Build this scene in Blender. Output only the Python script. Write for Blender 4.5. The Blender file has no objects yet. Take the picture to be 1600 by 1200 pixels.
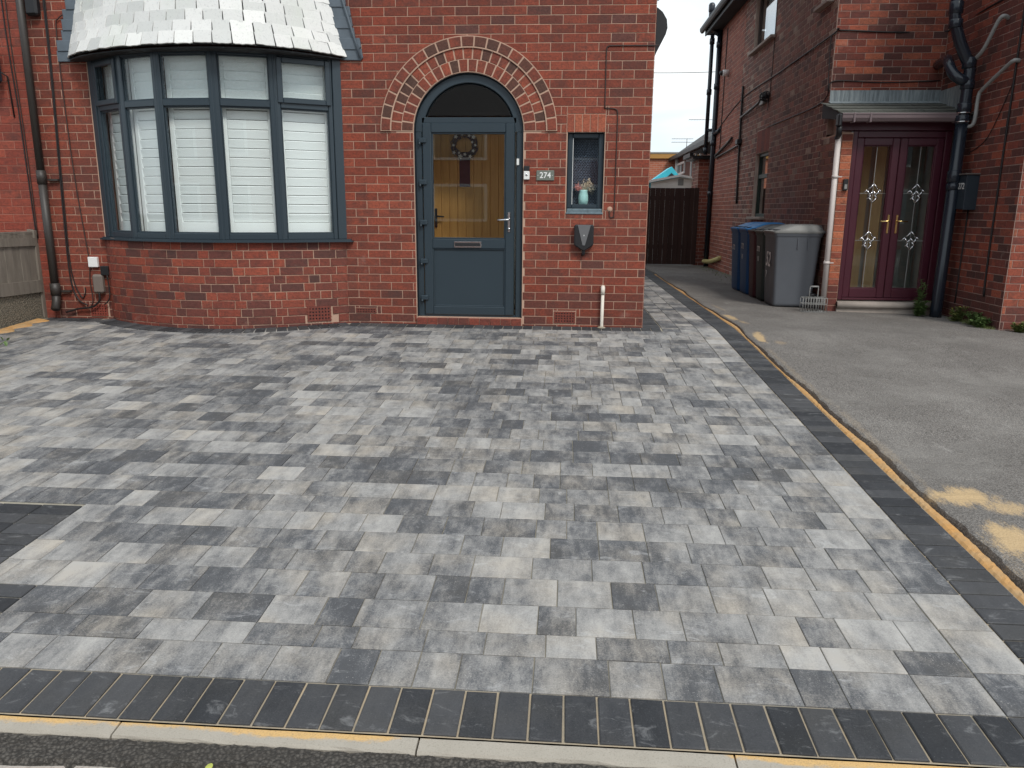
import bpy, math, random
from mathutils import Vector, Matrix, geometry
random.seed(7)
R_ = math.radians
scene = bpy.context.scene
col = scene.collection

# ------------------------------------------------------------------ camera
def cam_axes(th, yaw, roll):
    f = Vector((math.sin(yaw)*math.cos(th), math.cos(yaw)*math.cos(th), -math.sin(th)))
    r = Vector((math.cos(yaw), -math.sin(yaw), 0)); d = f.cross(r)
    c, s = math.cos(roll), math.sin(roll)
    return c*r+s*d, -s*r+c*d, f
CAMPOS = Vector((0, -8.1, 1.18)); FOC = 1193.7
CR, CD, CF = cam_axes(R_(12.786), R_(-3.933), R_(-.424))
cd = bpy.data.cameras.new('camera'); cam = bpy.data.objects.new('camera', cd); col.objects.link(cam)
cd.sensor_width = 36; cd.lens = FOC/1600*36; cd.clip_start = .05; cd.clip_end = 1000
cam.matrix_world = Matrix.Translation(CAMPOS) @ Matrix((CR, -CD, -CF)).transposed().to_4x4()
scene.camera = cam
def proj(p):
    v = Vector(p)-CAMPOS; z = v.dot(CF)
    return (800+FOC*v.dot(CR)/z, 600+FOC*v.dot(CD)/z, z)

# ------------------------------------------------------------------ light
SUN_EL, SUN_AZ = 48, 150          # azimuth measured clockwise from +Y: light from behind and right of the camera
world = bpy.data.worlds.new('World'); scene.world = world; world.use_nodes = True
nt = world.node_tree; nt.nodes.clear()
wo = nt.nodes.new('ShaderNodeOutputWorld'); bg = nt.nodes.new('ShaderNodeBackground')
sky = nt.nodes.new('ShaderNodeTexSky'); sky.sky_type = 'NISHITA'; sky.sun_disc = False
sky.sun_elevation = R_(SUN_EL); sky.sun_rotation = R_(SUN_AZ)
tc = nt.nodes.new('ShaderNodeTexCoord'); mp = nt.nodes.new('ShaderNodeMapping'); mp.inputs['Scale'].default_value = (1, 1, 2.6)
nz = nt.nodes.new('ShaderNodeTexNoise'); nz.inputs['Scale'].default_value = 3.2; nz.inputs['Detail'].default_value = 7; nz.inputs['Distortion'].default_value = .4
cr = nt.nodes.new('ShaderNodeValToRGB'); cr.color_ramp.elements[0].position = .36; cr.color_ramp.elements[1].position = .68
cr.color_ramp.elements[0].color = (.74, .74, .74, 1); cr.color_ramp.elements[1].color = (1, 1, 1, 1)
cn = nt.nodes.new('ShaderNodeValToRGB'); cn.color_ramp.elements[0].color = (6.2, 7.25, 8.0, 1); cn.color_ramp.elements[1].color = (8.6, 8.9, 9.0, 1)
cn.color_ramp.elements[0].position = .35; cn.color_ramp.elements[1].position = .65
mx = nt.nodes.new('ShaderNodeMixRGB')
L = nt.links.new
L(tc.outputs['Generated'], mp.inputs[0]); L(mp.outputs[0], nz.inputs['Vector']); L(nz.outputs['Fac'], cr.inputs[0]); L(nz.outputs['Fac'], cn.inputs[0])
L(cr.outputs[0], mx.inputs[0]); L(sky.outputs[0], mx.inputs[1]); L(cn.outputs[0], mx.inputs[2]); L(mx.outputs[0], bg.inputs[0]); L(bg.outputs[0], wo.inputs[0])
bg.inputs[1].default_value = .105
sd = bpy.data.lights.new('sun', 'SUN'); sd.energy = 1.7; sd.angle = R_(14); sd.color = (1, .96, .9)
sun = bpy.data.objects.new('sun', sd); col.objects.link(sun)
az = R_(SUN_AZ); el = R_(SUN_EL)
sdir = Vector((math.sin(az)*math.cos(el), math.cos(az)*math.cos(el), math.sin(el)))
sun.rotation_euler = sdir.to_track_quat('Z', 'Y').to_euler(); sun.location = (0, -20, 20)
vs = scene.view_settings; vs.view_transform = 'Standard'; vs.look = 'None'; vs.gamma = 1; vs.exposure = 0.37; vs.use_curve_mapping = False
scene.cycles.max_bounces = 6; scene.cycles.transparent_max_bounces = 12

# ------------------------------------------------------------------ materials
MATS = {}
class NT:
    def __init__(s, name):
        s.m = bpy.data.materials.new(name); s.m.use_nodes = True; s.t = s.m.node_tree
        s.b = s.t.nodes['Principled BSDF']; s.o = s.t.nodes['Material Output']
        g = s.n('ShaderNodeNewGeometry'); s.pos = g.outputs['Position']
        MATS[name] = s.m
    def n(s, t, **k):
        x = s.t.nodes.new(t)
        for a, v in k.items(): setattr(x, a, v)
        return x
    def l(s, a, b): s.t.links.new(a, b)
    def inp(s, sock, v):
        if hasattr(v, 'is_output') or hasattr(v, 'links'): s.l(v, sock)
        else: sock.default_value = v
    def map(s, scale=(1, 1, 1), vec=None, rot=(0, 0, 0), loc=(0, 0, 0)):
        m = s.n('ShaderNodeMapping'); m.inputs['Scale'].default_value = scale; m.inputs['Rotation'].default_value = rot
        s.inp(m.inputs['Location'], loc); s.l(vec or s.pos, m.inputs[0]); return m.outputs[0]
    def noise(s, sc, det=4, vec=None, rough=.55, dist=0, col=False):
        n = s.n('ShaderNodeTexNoise'); n.inputs['Scale'].default_value = sc; n.inputs['Detail'].default_value = det
        n.inputs['Roughness'].default_value = rough; n.inputs['Distortion'].default_value = dist
        s.l(vec or s.pos, n.inputs['Vector']); return n.outputs['Color' if col else 'Fac']
    def vor(s, sc, vec=None, feat='F1'):
        n = s.n('ShaderNodeTexVoronoi'); n.feature = feat; n.inputs['Scale'].default_value = sc; s.l(vec or s.pos, n.inputs['Vector']); return n.outputs['Distance']
    def ramp(s, f, stops):
        r = s.n('ShaderNodeValToRGB'); e = r.color_ramp.elements
        while len(e) < len(stops): e.new(.5)
        for x, (p, c) in zip(e, stops):
            x.position = p; x.color = (*c, 1) if hasattr(c, '__len__') else (c, c, c, 1)
        s.l(f, r.inputs[0]); return r.outputs[0]
    def mix(s, f, a, b, mode='MIX'):
        m = s.n('ShaderNodeMixRGB'); m.blend_type = mode
        for k, v in zip((0, 1, 2), (f, a, b)):
            if isinstance(v, tuple) and len(v) == 3: v = (*v, 1)
            s.inp(m.inputs[k], v)
        return m.outputs[0]
    def math(s, op, a, b=0.0, clamp=False):
        m = s.n('ShaderNodeMath'); m.operation = op; m.use_clamp = clamp
        s.inp(m.inputs[0], a); s.inp(m.inputs[1], b); return m.outputs[0]
    def rnd(s):
        "two random numbers per piece: object colour (own objects) or face attributes (joined pieces)"
        oi = s.n('ShaderNodeObjectInfo'); sp = s.n('ShaderNodeSeparateColor'); s.l(oi.outputs['Color'], sp.inputs[0])
        a = s.n('ShaderNodeAttribute', attribute_name='ra'); b = s.n('ShaderNodeAttribute', attribute_name='rb')
        return s.math('ADD', sp.outputs[0], a.outputs['Fac']), s.math('ADD', sp.outputs[1], b.outputs['Fac'])
    def bump(s, h, st=.3, dist=.01):
        b = s.n('ShaderNodeBump'); b.inputs['Strength'].default_value = st; b.inputs['Distance'].default_value = dist
        s.l(h, b.inputs['Height']); s.l(b.outputs[0], s.b.inputs['Normal'])
    def col(s, c): s.inp(s.b.inputs['Base Color'], (*c, 1) if isinstance(c, tuple) and len(c) == 3 else c)
    def rough(s, v, spec=None):
        s.inp(s.b.inputs['Roughness'], v)
        if spec is not None: s.b.inputs['Specular IOR Level'].default_value = spec

def plain(name, c, rough=.5, var=.12, sc=6, metal=0, bump=0, bsc=120, spec=.5):
    m = NT(name); n = m.noise(sc, 5)
    m.col(m.mix(n, tuple(x*(1-var) for x in c), tuple(min(1, x*(1+var)) for x in c)))
    m.rough(rough, spec); m.b.inputs['Metallic'].default_value = metal
    if bump: m.bump(m.noise(bsc, 3), bump, .003)
    return m.m

def brick_mat(name, stops, soot=.45, mult=1.0, gritty=.35):
    m = NT(name); ra, rb = m.rnd()
    off = m.n('ShaderNodeCombineXYZ'); m.inp(off.inputs[0], m.math('MULTIPLY', ra, 37.)); m.inp(off.inputs[1], m.math('MULTIPLY', rb, 23.))
    v = m.map((1, 1, 1), loc=(0, 0, 0)); va = m.n('ShaderNodeVectorMath'); va.operation = 'ADD'; m.l(v, va.inputs[0]); m.l(off.outputs[0], va.inputs[1]); v = va.outputs[0]
    base = m.ramp(ra, stops)
    smudge = m.ramp(m.noise(9, 5, v, .65), [(.38, 1), (.62, 0)])
    base = m.mix(m.math('MULTIPLY', smudge, m.math('MULTIPLY', rb, .6)), base, (.060, .040, .036))
    mot = m.noise(55, 5, v, .75); base = m.mix(1., base, m.ramp(mot, [(.25, .58), (.5, .95), (.75, 1.28)]), 'MULTIPLY')
    st = m.map((14, 14, 60), v); base = m.mix(m.math('MULTIPLY', m.ramp(m.noise(1, 3, st), [(.45, 0), (.75, 1)]), .3), base, (.045, .028, .026))
    big = m.ramp(m.noise(1.1, 4, m.pos, .6), [(.42, 0), (.68, 1)])
    base = m.mix(m.math('MULTIPLY', big, soot), base, (.075, .045, .040))
    base = m.mix(m.math('MULTIPLY', m.ramp(m.noise(60, 3), [(.35, 1), (.5, 0)]), gritty), base, (.05, .025, .02))
    salt = m.ramp(m.noise(2.6, 6, rough=.75), [(.62, 0), (.74, 1)]); base = m.mix(m.math('MULTIPLY', salt, m.math('MULTIPLY', m.noise(70, 3), .45)), base, (.46, .34, .29))
    if mult != 1: base = m.mix(1., base, (mult, mult, mult), 'MULTIPLY')
    m.col(base); m.rough(.82, .3)
    m.bump(m.mix(.5, m.noise(130, 4), m.noise(22, 3)), .55, .006)
    return m.m
red = [(0, (.15, .056, .045)), (.12, (.155, .045, .032)), (.3, (.23, .050, .028)), (.5, (.275, .058, .032)), (.8, (.32, .072, .040)), (1, (.365, .092, .052))]
M_BRICK = brick_mat('red_facing_brick', red, soot=.42)
M_BRICKW = brick_mat('weathered_arch_brick', [(0, (.10, .052, .038)), (.25, (.15, .055, .038)), (.45, (.25, .060, .036)), (1, (.34, .082, .046))], soot=.2)
M_BRICKB = brick_mat('bay_plinth_brick', [(0, (.12, .045, .038)), (.2, (.23, .056, .038)), (.7, (.32, .068, .038)), (1, (.37, .085, .048))], soot=.35)
M_BRICKA = brick_mat('smooth_pressed_brick', [(0, (.26, .055, .036)), (.5, (.31, .064, .040)), (1, (.36, .082, .050))], soot=.25, gritty=.15)
M_BRICKN = brick_mat('neighbour_facing_brick', [(0, (.10, .040, .034)), (.3, (.18, .050, .038)), (.55, (.29, .068, .042)), (.85, (.40, .105, .058)), (1, (.50, .15, .078))], soot=.25)
M_BRICKD = brick_mat('dark_common_brick', [(0, (.15, .070, .055)), (.5, (.265, .108, .080)), (.88, (.36, .135, .095)), (.94, (.30, .17, .12)), (1, (.5, .38, .30))], soot=.2)
M_BRICKR = brick_mat('smooth_gable_end_brick', [(0, (.32, .105, .075)), (1, (.46, .16, .105))], soot=.2)
M_BRICKP = brick_mat('orange_pier_brick', [(0, (.34, .09, .055)), (.5, (.52, .15, .075)), (1, (.62, .20, .10))], soot=.15)
def mortar_mat(name, c, dark=.35):
    m = NT(name); n = m.noise(3, 5, rough=.65)
    b = m.mix(m.math('MULTIPLY', m.ramp(n, [(.4, 0), (.7, 1)]), dark), c, tuple(x*.45 for x in c))
    b = m.mix(m.math('MULTIPLY', m.noise(90, 3), .35), b, tuple(x*.6 for x in c))
    m.col(b); m.rough(.95, .2); m.bump(m.noise(160, 3), .4, .003); return m.m
M_MORT = mortar_mat('cream_mortar', (.54, .355, .265))
M_MORTA = mortar_mat('tight_red_mortar', (.46, .23, .17))
M_MORTN = mortar_mat('neighbour_mortar', (.44, .31, .26))
M_MORTD = mortar_mat('old_grey_mortar', (.66, .55, .47), .5)

def paver_mat(name, dark, light, warm, spread=1.0, bloom=.5):
    m = NT(name); ra, rb = m.rnd()
    off = m.n('ShaderNodeCombineXYZ'); m.inp(off.inputs[0], m.math('MULTIPLY', ra, 41.)); m.inp(off.inputs[1], m.math('MULTIPLY', rb, 67.))
    va = m.n('ShaderNodeVectorMath'); va.operation = 'ADD'; m.l(m.pos, va.inputs[0]); m.l(off.outputs[0], va.inputs[1]); v = va.outputs[0]
    blend = m.noise(1, 2, m.map((6.5, 2.6, 2), v))               # a soft change of shade across each block
    streak = m.noise(1, 6, m.map((30, 9, 8), v), .72)
    cloud = m.noise(17, 5, v, .7)
    f = m.math('ADD', m.math('MULTIPLY', m.math('SUBTRACT', blend, .5), 1.2*spread), m.math('ADD', m.math('MULTIPLY', ra, .64), .13))
    f = m.math('ADD', f, m.math('MULTIPLY', m.math('SUBTRACT', streak, .5), 1.0*spread))
    f = m.math('ADD', f, m.math('MULTIPLY', m.math('SUBTRACT', cloud, .5), .55*spread))
    big = m.noise(.8, 3)                                          # darker and lighter batches across the drive
    f = m.math('ADD', f, m.math('MULTIPLY', m.math('SUBTRACT', big, .5), .7*spread))
    f = m.math('ADD', f, m.math('MULTIPLY', m.math('SUBTRACT', m.noise(170, 5, rough=.8), .5), 1.15), True)   # sandy grain
    mid = tuple((a*.5+b*.5) for a, b in zip(dark, light))
    c = m.ramp(f, [(.0, tuple(x*.8 for x in dark)), (.18, dark), (.55, mid), (1, light)])
    c = m.mix(m.math('MULTIPLY', m.ramp(m.noise(3.1, 3, v), [(.45, 0), (.7, 1)]), .8), c, m.mix(1., c, warm, 'MULTIPLY'))
    bl = m.math('MULTIPLY', m.ramp(m.noise(1, 6, m.map((8, 15, 9)), .75, 1.1), [(.57, 0), (.80, 1)]), bloom)   # chalky bloom
    c = m.mix(bl, c, (.62, .62, .62))
    c = m.mix(m.math('MULTIPLY', m.ramp(m.noise(190, 2), [(.66, 0), (.74, 1)]), .6), c, tuple(x*1.3+.04 for x in light))
    m.col(c); m.rough(m.ramp(m.noise(14, 4), [(.3, .62), (.7, .86)]), .4)
    m.bump(m.mix(.4, m.noise(380, 3), m.noise(60, 3)), .45, .002)
    return m.m
M_PAVE = paver_mat('blended_grey_paver', (.090, .093, .100), (.40, .386, .365), (1.09, 1.0, .88))
M_BLOCK = paver_mat('charcoal_block', (.025, .027, .031), (.074, .075, .079), (1.04, .99, .9), .5, .3)
def sandy(name, c, c2):
    m = NT(name); m.col(m.mix(m.ramp(m.noise(7, 5, rough=.7), [(.35, 0), (.7, 1)]), c, c2)); m.rough(.95, .2); m.bump(m.noise(500, 2), .6, .003); return m.m
M_SAND = sandy('orange_building_sand', (.52, .28, .10), (.42, .29, .16))
M_JOINT = sandy('pale_jointing_sand', (.44, .35, .24), (.28, .25, .20))
M_JOINTG = sandy('grey_jointing_sand', (.24, .22, .18), (.42, .38, .30))
def kerbmat():
    m = NT('sandy_concrete_kerb'); c = m.mix(m.noise(9, 6, rough=.7), (.31, .28, .235), (.42, .385, .33))
    sp = m.n('ShaderNodeSeparateXYZ'); m.l(m.pos, sp.inputs[0])
    back = m.math('MULTIPLY', m.math('ADD', sp.outputs[1], 6.205), 20., True)          # 0 at the road edge, 1 at the blocks
    run = m.ramp(m.noise(.9, 3, m.map((1, .1, .1), loc=(2.2, 0, 0))), [(.42, 0), (.60, 1)])
    sd_ = m.math('ADD', m.math('MULTIPLY', back, m.math('ADD', m.math('MULTIPLY', run, .75), .18)), m.math('MULTIPLY', m.math('SUBTRACT', m.noise(30, 6, m.map((.5, 1, 1)), .75), .5), 1.0))
    c = m.mix(m.ramp(sd_, [(.38, 0), (.60, 1)]), c, m.mix(m.noise(200, 3), (.50, .31, .12), (.64, .43, .20)))
    c = m.mix(m.ramp(m.noise(200, 3), [(.3, .45), (.45, 0)]), c, (.2, .18, .15)); m.col(c); m.rough(.92, .2); m.bump(m.noise(180, 4), .5, .004); return m.m
M_KERB = kerbmat()
def slabmat():
    m = NT('pinkish_flagstone'); c = m.mix(m.noise(5, 5), (.36, .315, .275), (.46, .42, .38)); c = m.mix(m.ramp(m.noise(100, 3), [(.35, .5), (.5, 0)]), c, (.2, .17, .15)); m.col(c); m.rough(.9, .25); m.bump(m.noise(160, 4), .4, .003); return m.m
M_SLAB = slabmat()
def tarmac(name, base, patches=(), coarse=False):
    m = NT(name)
    g = m.vor(110 if not coarse else 85); n = m.noise(150, 3, rough=.75); b = m.noise(1.2, 5, rough=.6)
    c = m.mix(m.ramp(g, [(.15, 0), (.6, 1)]), tuple(x*1.5 for x in base), tuple(x*.5 for x in base))
    c = m.mix(m.math('MULTIPLY', m.ramp(n, [(.56, 0), (.68, 1)]), .7), c, tuple(x*2.4 for x in base))
    c = m.mix(m.ramp(b, [(.32, .6), (.6, 0)]), c, tuple(x*.6 for x in base))
    if patches:
        ck = m.n('ShaderNodeTexVoronoi'); ck.feature = 'DISTANCE_TO_EDGE'; ck.inputs['Scale'].default_value = .42; wv = m.n('ShaderNodeVectorMath'); wv.operation = 'ADD'; m.l(m.pos, wv.inputs[0]); sc_ = m.n('ShaderNodeVectorMath'); sc_.operation = 'SCALE'; sc_.inputs['Scale'].default_value = .55; m.l(m.noise(2.5, 6, rough=.7, col=True), sc_.inputs[0]); m.l(sc_.outputs[0], wv.inputs[1]); m.l(wv.outputs[0], ck.inputs['Vector'])
        c = m.mix(m.math('MULTIPLY', m.ramp(ck.outputs['Distance'], [(.001, .8), (.004, 0)]), m.ramp(m.noise(.7, 2), [(.46, 0), (.56, .75)])), c, (.05, .045, .04))
        c = m.mix(m.math('MULTIPLY', m.ramp(m.noise(.9, 6, m.map((1, 1, 1), loc=(3.3, 1, 0)), .7), [(.5, 0), (.74, 1)]), .40), c, (.33, .315, .29))
        c = m.mix(m.math('MULTIPLY', m.ramp(m.noise(5, 6, m.map((1.5, .5, 1)), .75), [(.60, 0), (.78, 1)]), .4), c, (.50, .48, .45))
        for (px, py, rx, ry, ang, amt) in patches:
            mp_ = m.n('ShaderNodeMapping'); mp_.vector_type = 'TEXTURE'; mp_.inputs['Location'].default_value = (px, py, 0); mp_.inputs['Rotation'].default_value = (0, 0, ang); mp_.inputs['Scale'].default_value = (rx, ry, 50)
            m.l(m.pos, mp_.inputs[0]); ln = m.n('ShaderNodeVectorMath'); ln.operation = 'LENGTH'; m.l(mp_.outputs[0], ln.inputs[0])
            d = m.math('ADD', ln.outputs['Value'], m.math('MULTIPLY', m.math('SUBTRACT', m.noise(6, 7, m.map((1.6, .5, 1), rot=(0, 0, .5)), .8), .5), 2.2))
            dens = m.math('MULTIPLY', m.ramp(d, [(.35, 1), (1.7, 0)]), amt)
            gr_ = m.ramp(m.math('ADD', m.noise(210, 3, rough=.8), m.math('MULTIPLY', dens, .62)), [(.66, 0), (1.02, .95)])
            c = m.mix(gr_, c, m.mix(m.noise(120, 3), (.36, .25, .13), (.60, .44, .25)))
    m.col(c); m.rough(.9, .3); m.bump(g, .9 if coarse else .6, .008 if coarse else .004); return m.m
TP = [(1.94, .95, .075, .42, .05, .8), (1.99, .55, .06, .2, .1, .5), (1.95, -.38, .085, .36, -.1, .85), (2.10, -.62, .09, .12, .2, .4), (2.06, -4.25, .24, .15, .2, 1), (2.24, -4.36, .20, .12, 0, .7), (2.06, -4.70, .17, .22, -.25, .95), (2.12, -4.95, .11, .14, 0, .6),
      (1.90, -1.6, .05, 1.7, 0, .3), (1.93, -3.4, .06, 1.3, 0, .3), (1.99, 1.9, .05, .9, .05, .35), (1.95, -5.3, .10, .5, 0, .7)]
M_TARM = tarmac('weathered_tarmac', (.195, .181, .167), TP)
M_TARMC = tarmac('fresh_coarse_tarmac', (.075, .068, .060), (), True)
M_EARTH = plain('dark_earth', (.09, .075, .06), .95, .3, 5, bump=.4)
M_ANTH = plain('anthracite_upvc', (.028, .043, .055), .33, .05, 3)
M_ANTHD = plain('dark_shadow_gap', (.016, .02, .026), .7)
M_SOFF = plain('soffit_shade_black', (.02, .02, .022), .75)  # dark paint taken to near-black to hold the shade under the slates
M_WHITE = plain('white_shutter_paint', (.93, .96, .955), .45, .02)
M_WPVC = plain('white_upvc', (.78, .78, .76), .4, .04)
M_BLACK = plain('black_plastic', (.012, .012, .014), .5)
M_BLACKS = plain('black_cable', (.014, .011, .011), .55)
M_BROWNC = plain('brown_cable', (.04, .022, .018), .6)
M_CHROME = plain('chrome', (.75, .75, .76), .15, .02, metal=1)
M_BRASS = plain('polished_brass', (.80, .60, .26), .25, .03, metal=1)
M_DPIPE = plain('dark_brown_pipe', (.040, .034, .030), .5)
M_LEAD = plain('lead_flashing', (.10, .125, .15), .55, .3, 9, bump=.3, bsc=40)
M_MAROON = plain('maroon_upvc', (.062, .012, .022), .35, .1)
M_BEIGE = plain('pale_drainpipe', (.60, .54, .51), .5, .1, 8)
M_SOIL = plain('glossy_black_soil_pipe', (.014, .019, .028), .25, .2)
M_GREYP = plain('grey_waste_pipe', (.26, .26, .25), .6, .2, 12)
M_CREAM = plain('aged_white_pipe', (.68, .62, .54), .6, .12, 14)
M_CONC = plain('worn_concrete', (.36, .31, .27), .9, .25, 12, bump=.4)
M_GUTT = plain('mauve_brown_gutter', (.16, .12, .125), .35, .1)
def slate_mat():
    m = NT('whitened_slate'); ra, rb = m.rnd()
    c = m.ramp(ra, [(0, (.60, .61, .59)), (.5, (.73, .73, .71)), (1, (.84, .84, .81))])
    c = m.mix(m.math('MULTIPLY', m.ramp(m.noise(45, 4, rough=.7), [(.3, 1), (.45, 0)]), .35), c, (.30, .31, .31))
    c = m.mix(m.math('MULTIPLY', m.ramp(m.noise(2.2, 3), [(.5, 0), (.7, 1)]), .5), c, (.60, .65, .57))
    m.col(c); m.rough(.6, .4); m.bump(m.noise(60, 5, rough=.7), .6, .006); return m.m
M_SLATE = slate_mat()
M_SLATED = plain('mossy_dark_slate', (.115, .12, .105), .8, .4, 20, bump=.5)
M_ROOF = plain('dark_roof_tile', (.07, .065, .062), .8, .3, 8)
def wood(name, c1, c2, sc=(30, 30, 2), rough=.5, b=.2):
    m = NT(name); n = m.noise(1, 5, m.map(sc), .6, .6); m.col(m.mix(n, c1, c2)); m.rough(rough, .4); m.bump(n, b, .004); return m.m
M_OAK = wood('golden_oak', (.54, .26, .065), (.86, .50, .16), (38, 38, 2.2), .45)
M_OAKN = wood('neighbour_oak', (.55, .34, .14), (.80, .54, .27), (30, 30, 2), .45)
M_FENCE = wood('grey_weathered_timber', (.070, .058, .046), (.30, .26, .215), (26, 14, 2.5), .9, .6)
M_GATE = wood('dark_brown_fence_stain', (.018, .009, .007), (.062, .030, .024), (16, 16, 1.2), .75, .4)
def glass(name, tint=(.985, 1, .995), rough=0, bumpst=0, bsc=60, refl=1.0):
    m = bpy.data.materials.new(name); m.use_nodes = True; t = m.node_tree; t.nodes.clear()
    o = t.nodes.new('ShaderNodeOutputMaterial'); tr = t.nodes.new('ShaderNodeBsdfTransparent'); gl = t.nodes.new('ShaderNodeBsdfGlossy')
    fr = t.nodes.new('ShaderNodeFresnel'); fr.inputs[0].default_value = 1.5; mx = t.nodes.new('ShaderNodeMixShader'); mu = t.nodes.new('ShaderNodeMath'); mu.operation = 'MULTIPLY'; mu.inputs[1].default_value = 1.6*refl; mu.use_clamp = True
    tr.inputs[0].default_value = (*tint, 1); gl.inputs['Roughness'].default_value = rough
    gg = t.nodes.new('ShaderNodeNewGeometry'); inv = t.nodes.new('ShaderNodeMath'); inv.operation = 'SUBTRACT'; inv.inputs[0].default_value = 1; t.links.new(gg.outputs['Backfacing'], inv.inputs[1]); m2 = t.nodes.new('ShaderNodeMath'); m2.operation = 'MULTIPLY'; t.links.new(inv.outputs[0], m2.inputs[1]); t.links.new(fr.outputs[0], mu.inputs[0]); t.links.new(mu.outputs[0], m2.inputs[0]); t.links.new(m2.outputs[0], mx.inputs[0]); t.links.new(tr.outputs[0], mx.inputs[1]); t.links.new(gl.outputs[0], mx.inputs[2]); t.links.new(mx.outputs[0], o.inputs[0])
    if bumpst:
        n = t.nodes.new('ShaderNodeTexNoise'); n.inputs['Scale'].default_value = bsc; g = t.nodes.new('ShaderNodeNewGeometry'); t.links.new(g.outputs['Position'], n.inputs['Vector'])
        b = t.nodes.new('ShaderNodeBump'); b.inputs['Strength'].default_value = bumpst; b.inputs['Distance'].default_value = .01; t.links.new(n.outputs[0], b.inputs['Height']); t.links.new(b.outputs[0], gl.inputs['Normal']); t.links.new(b.outputs[0], fr.inputs['Normal'])
        mm = t.nodes.new('ShaderNodeMixRGB'); mm.inputs[1].default_value = (tint[0]*.95, tint[1]*.97, tint[2]*.97, 1); mm.inputs[2].default_value = (*tint, 1); t.links.new(n.outputs[0], mm.inputs[0]); t.links.new(mm.outputs[0], tr.inputs[0])
    return m
M_GLASS = glass('clear_glass', refl=1.4)
M_GLASSO = glass('rippled_glass', (.985, 1, .995), .12, .5, 34)
M_GLASSD = glass('door_glass', (.99, .995, .98), 0, 0, refl=1.8)
M_PLAST = plain('cream_plaster', (.42, .38, .33), .9)
M_DARKIN = plain('dim_interior_wall', (.50, .45, .38), .9)

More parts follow.
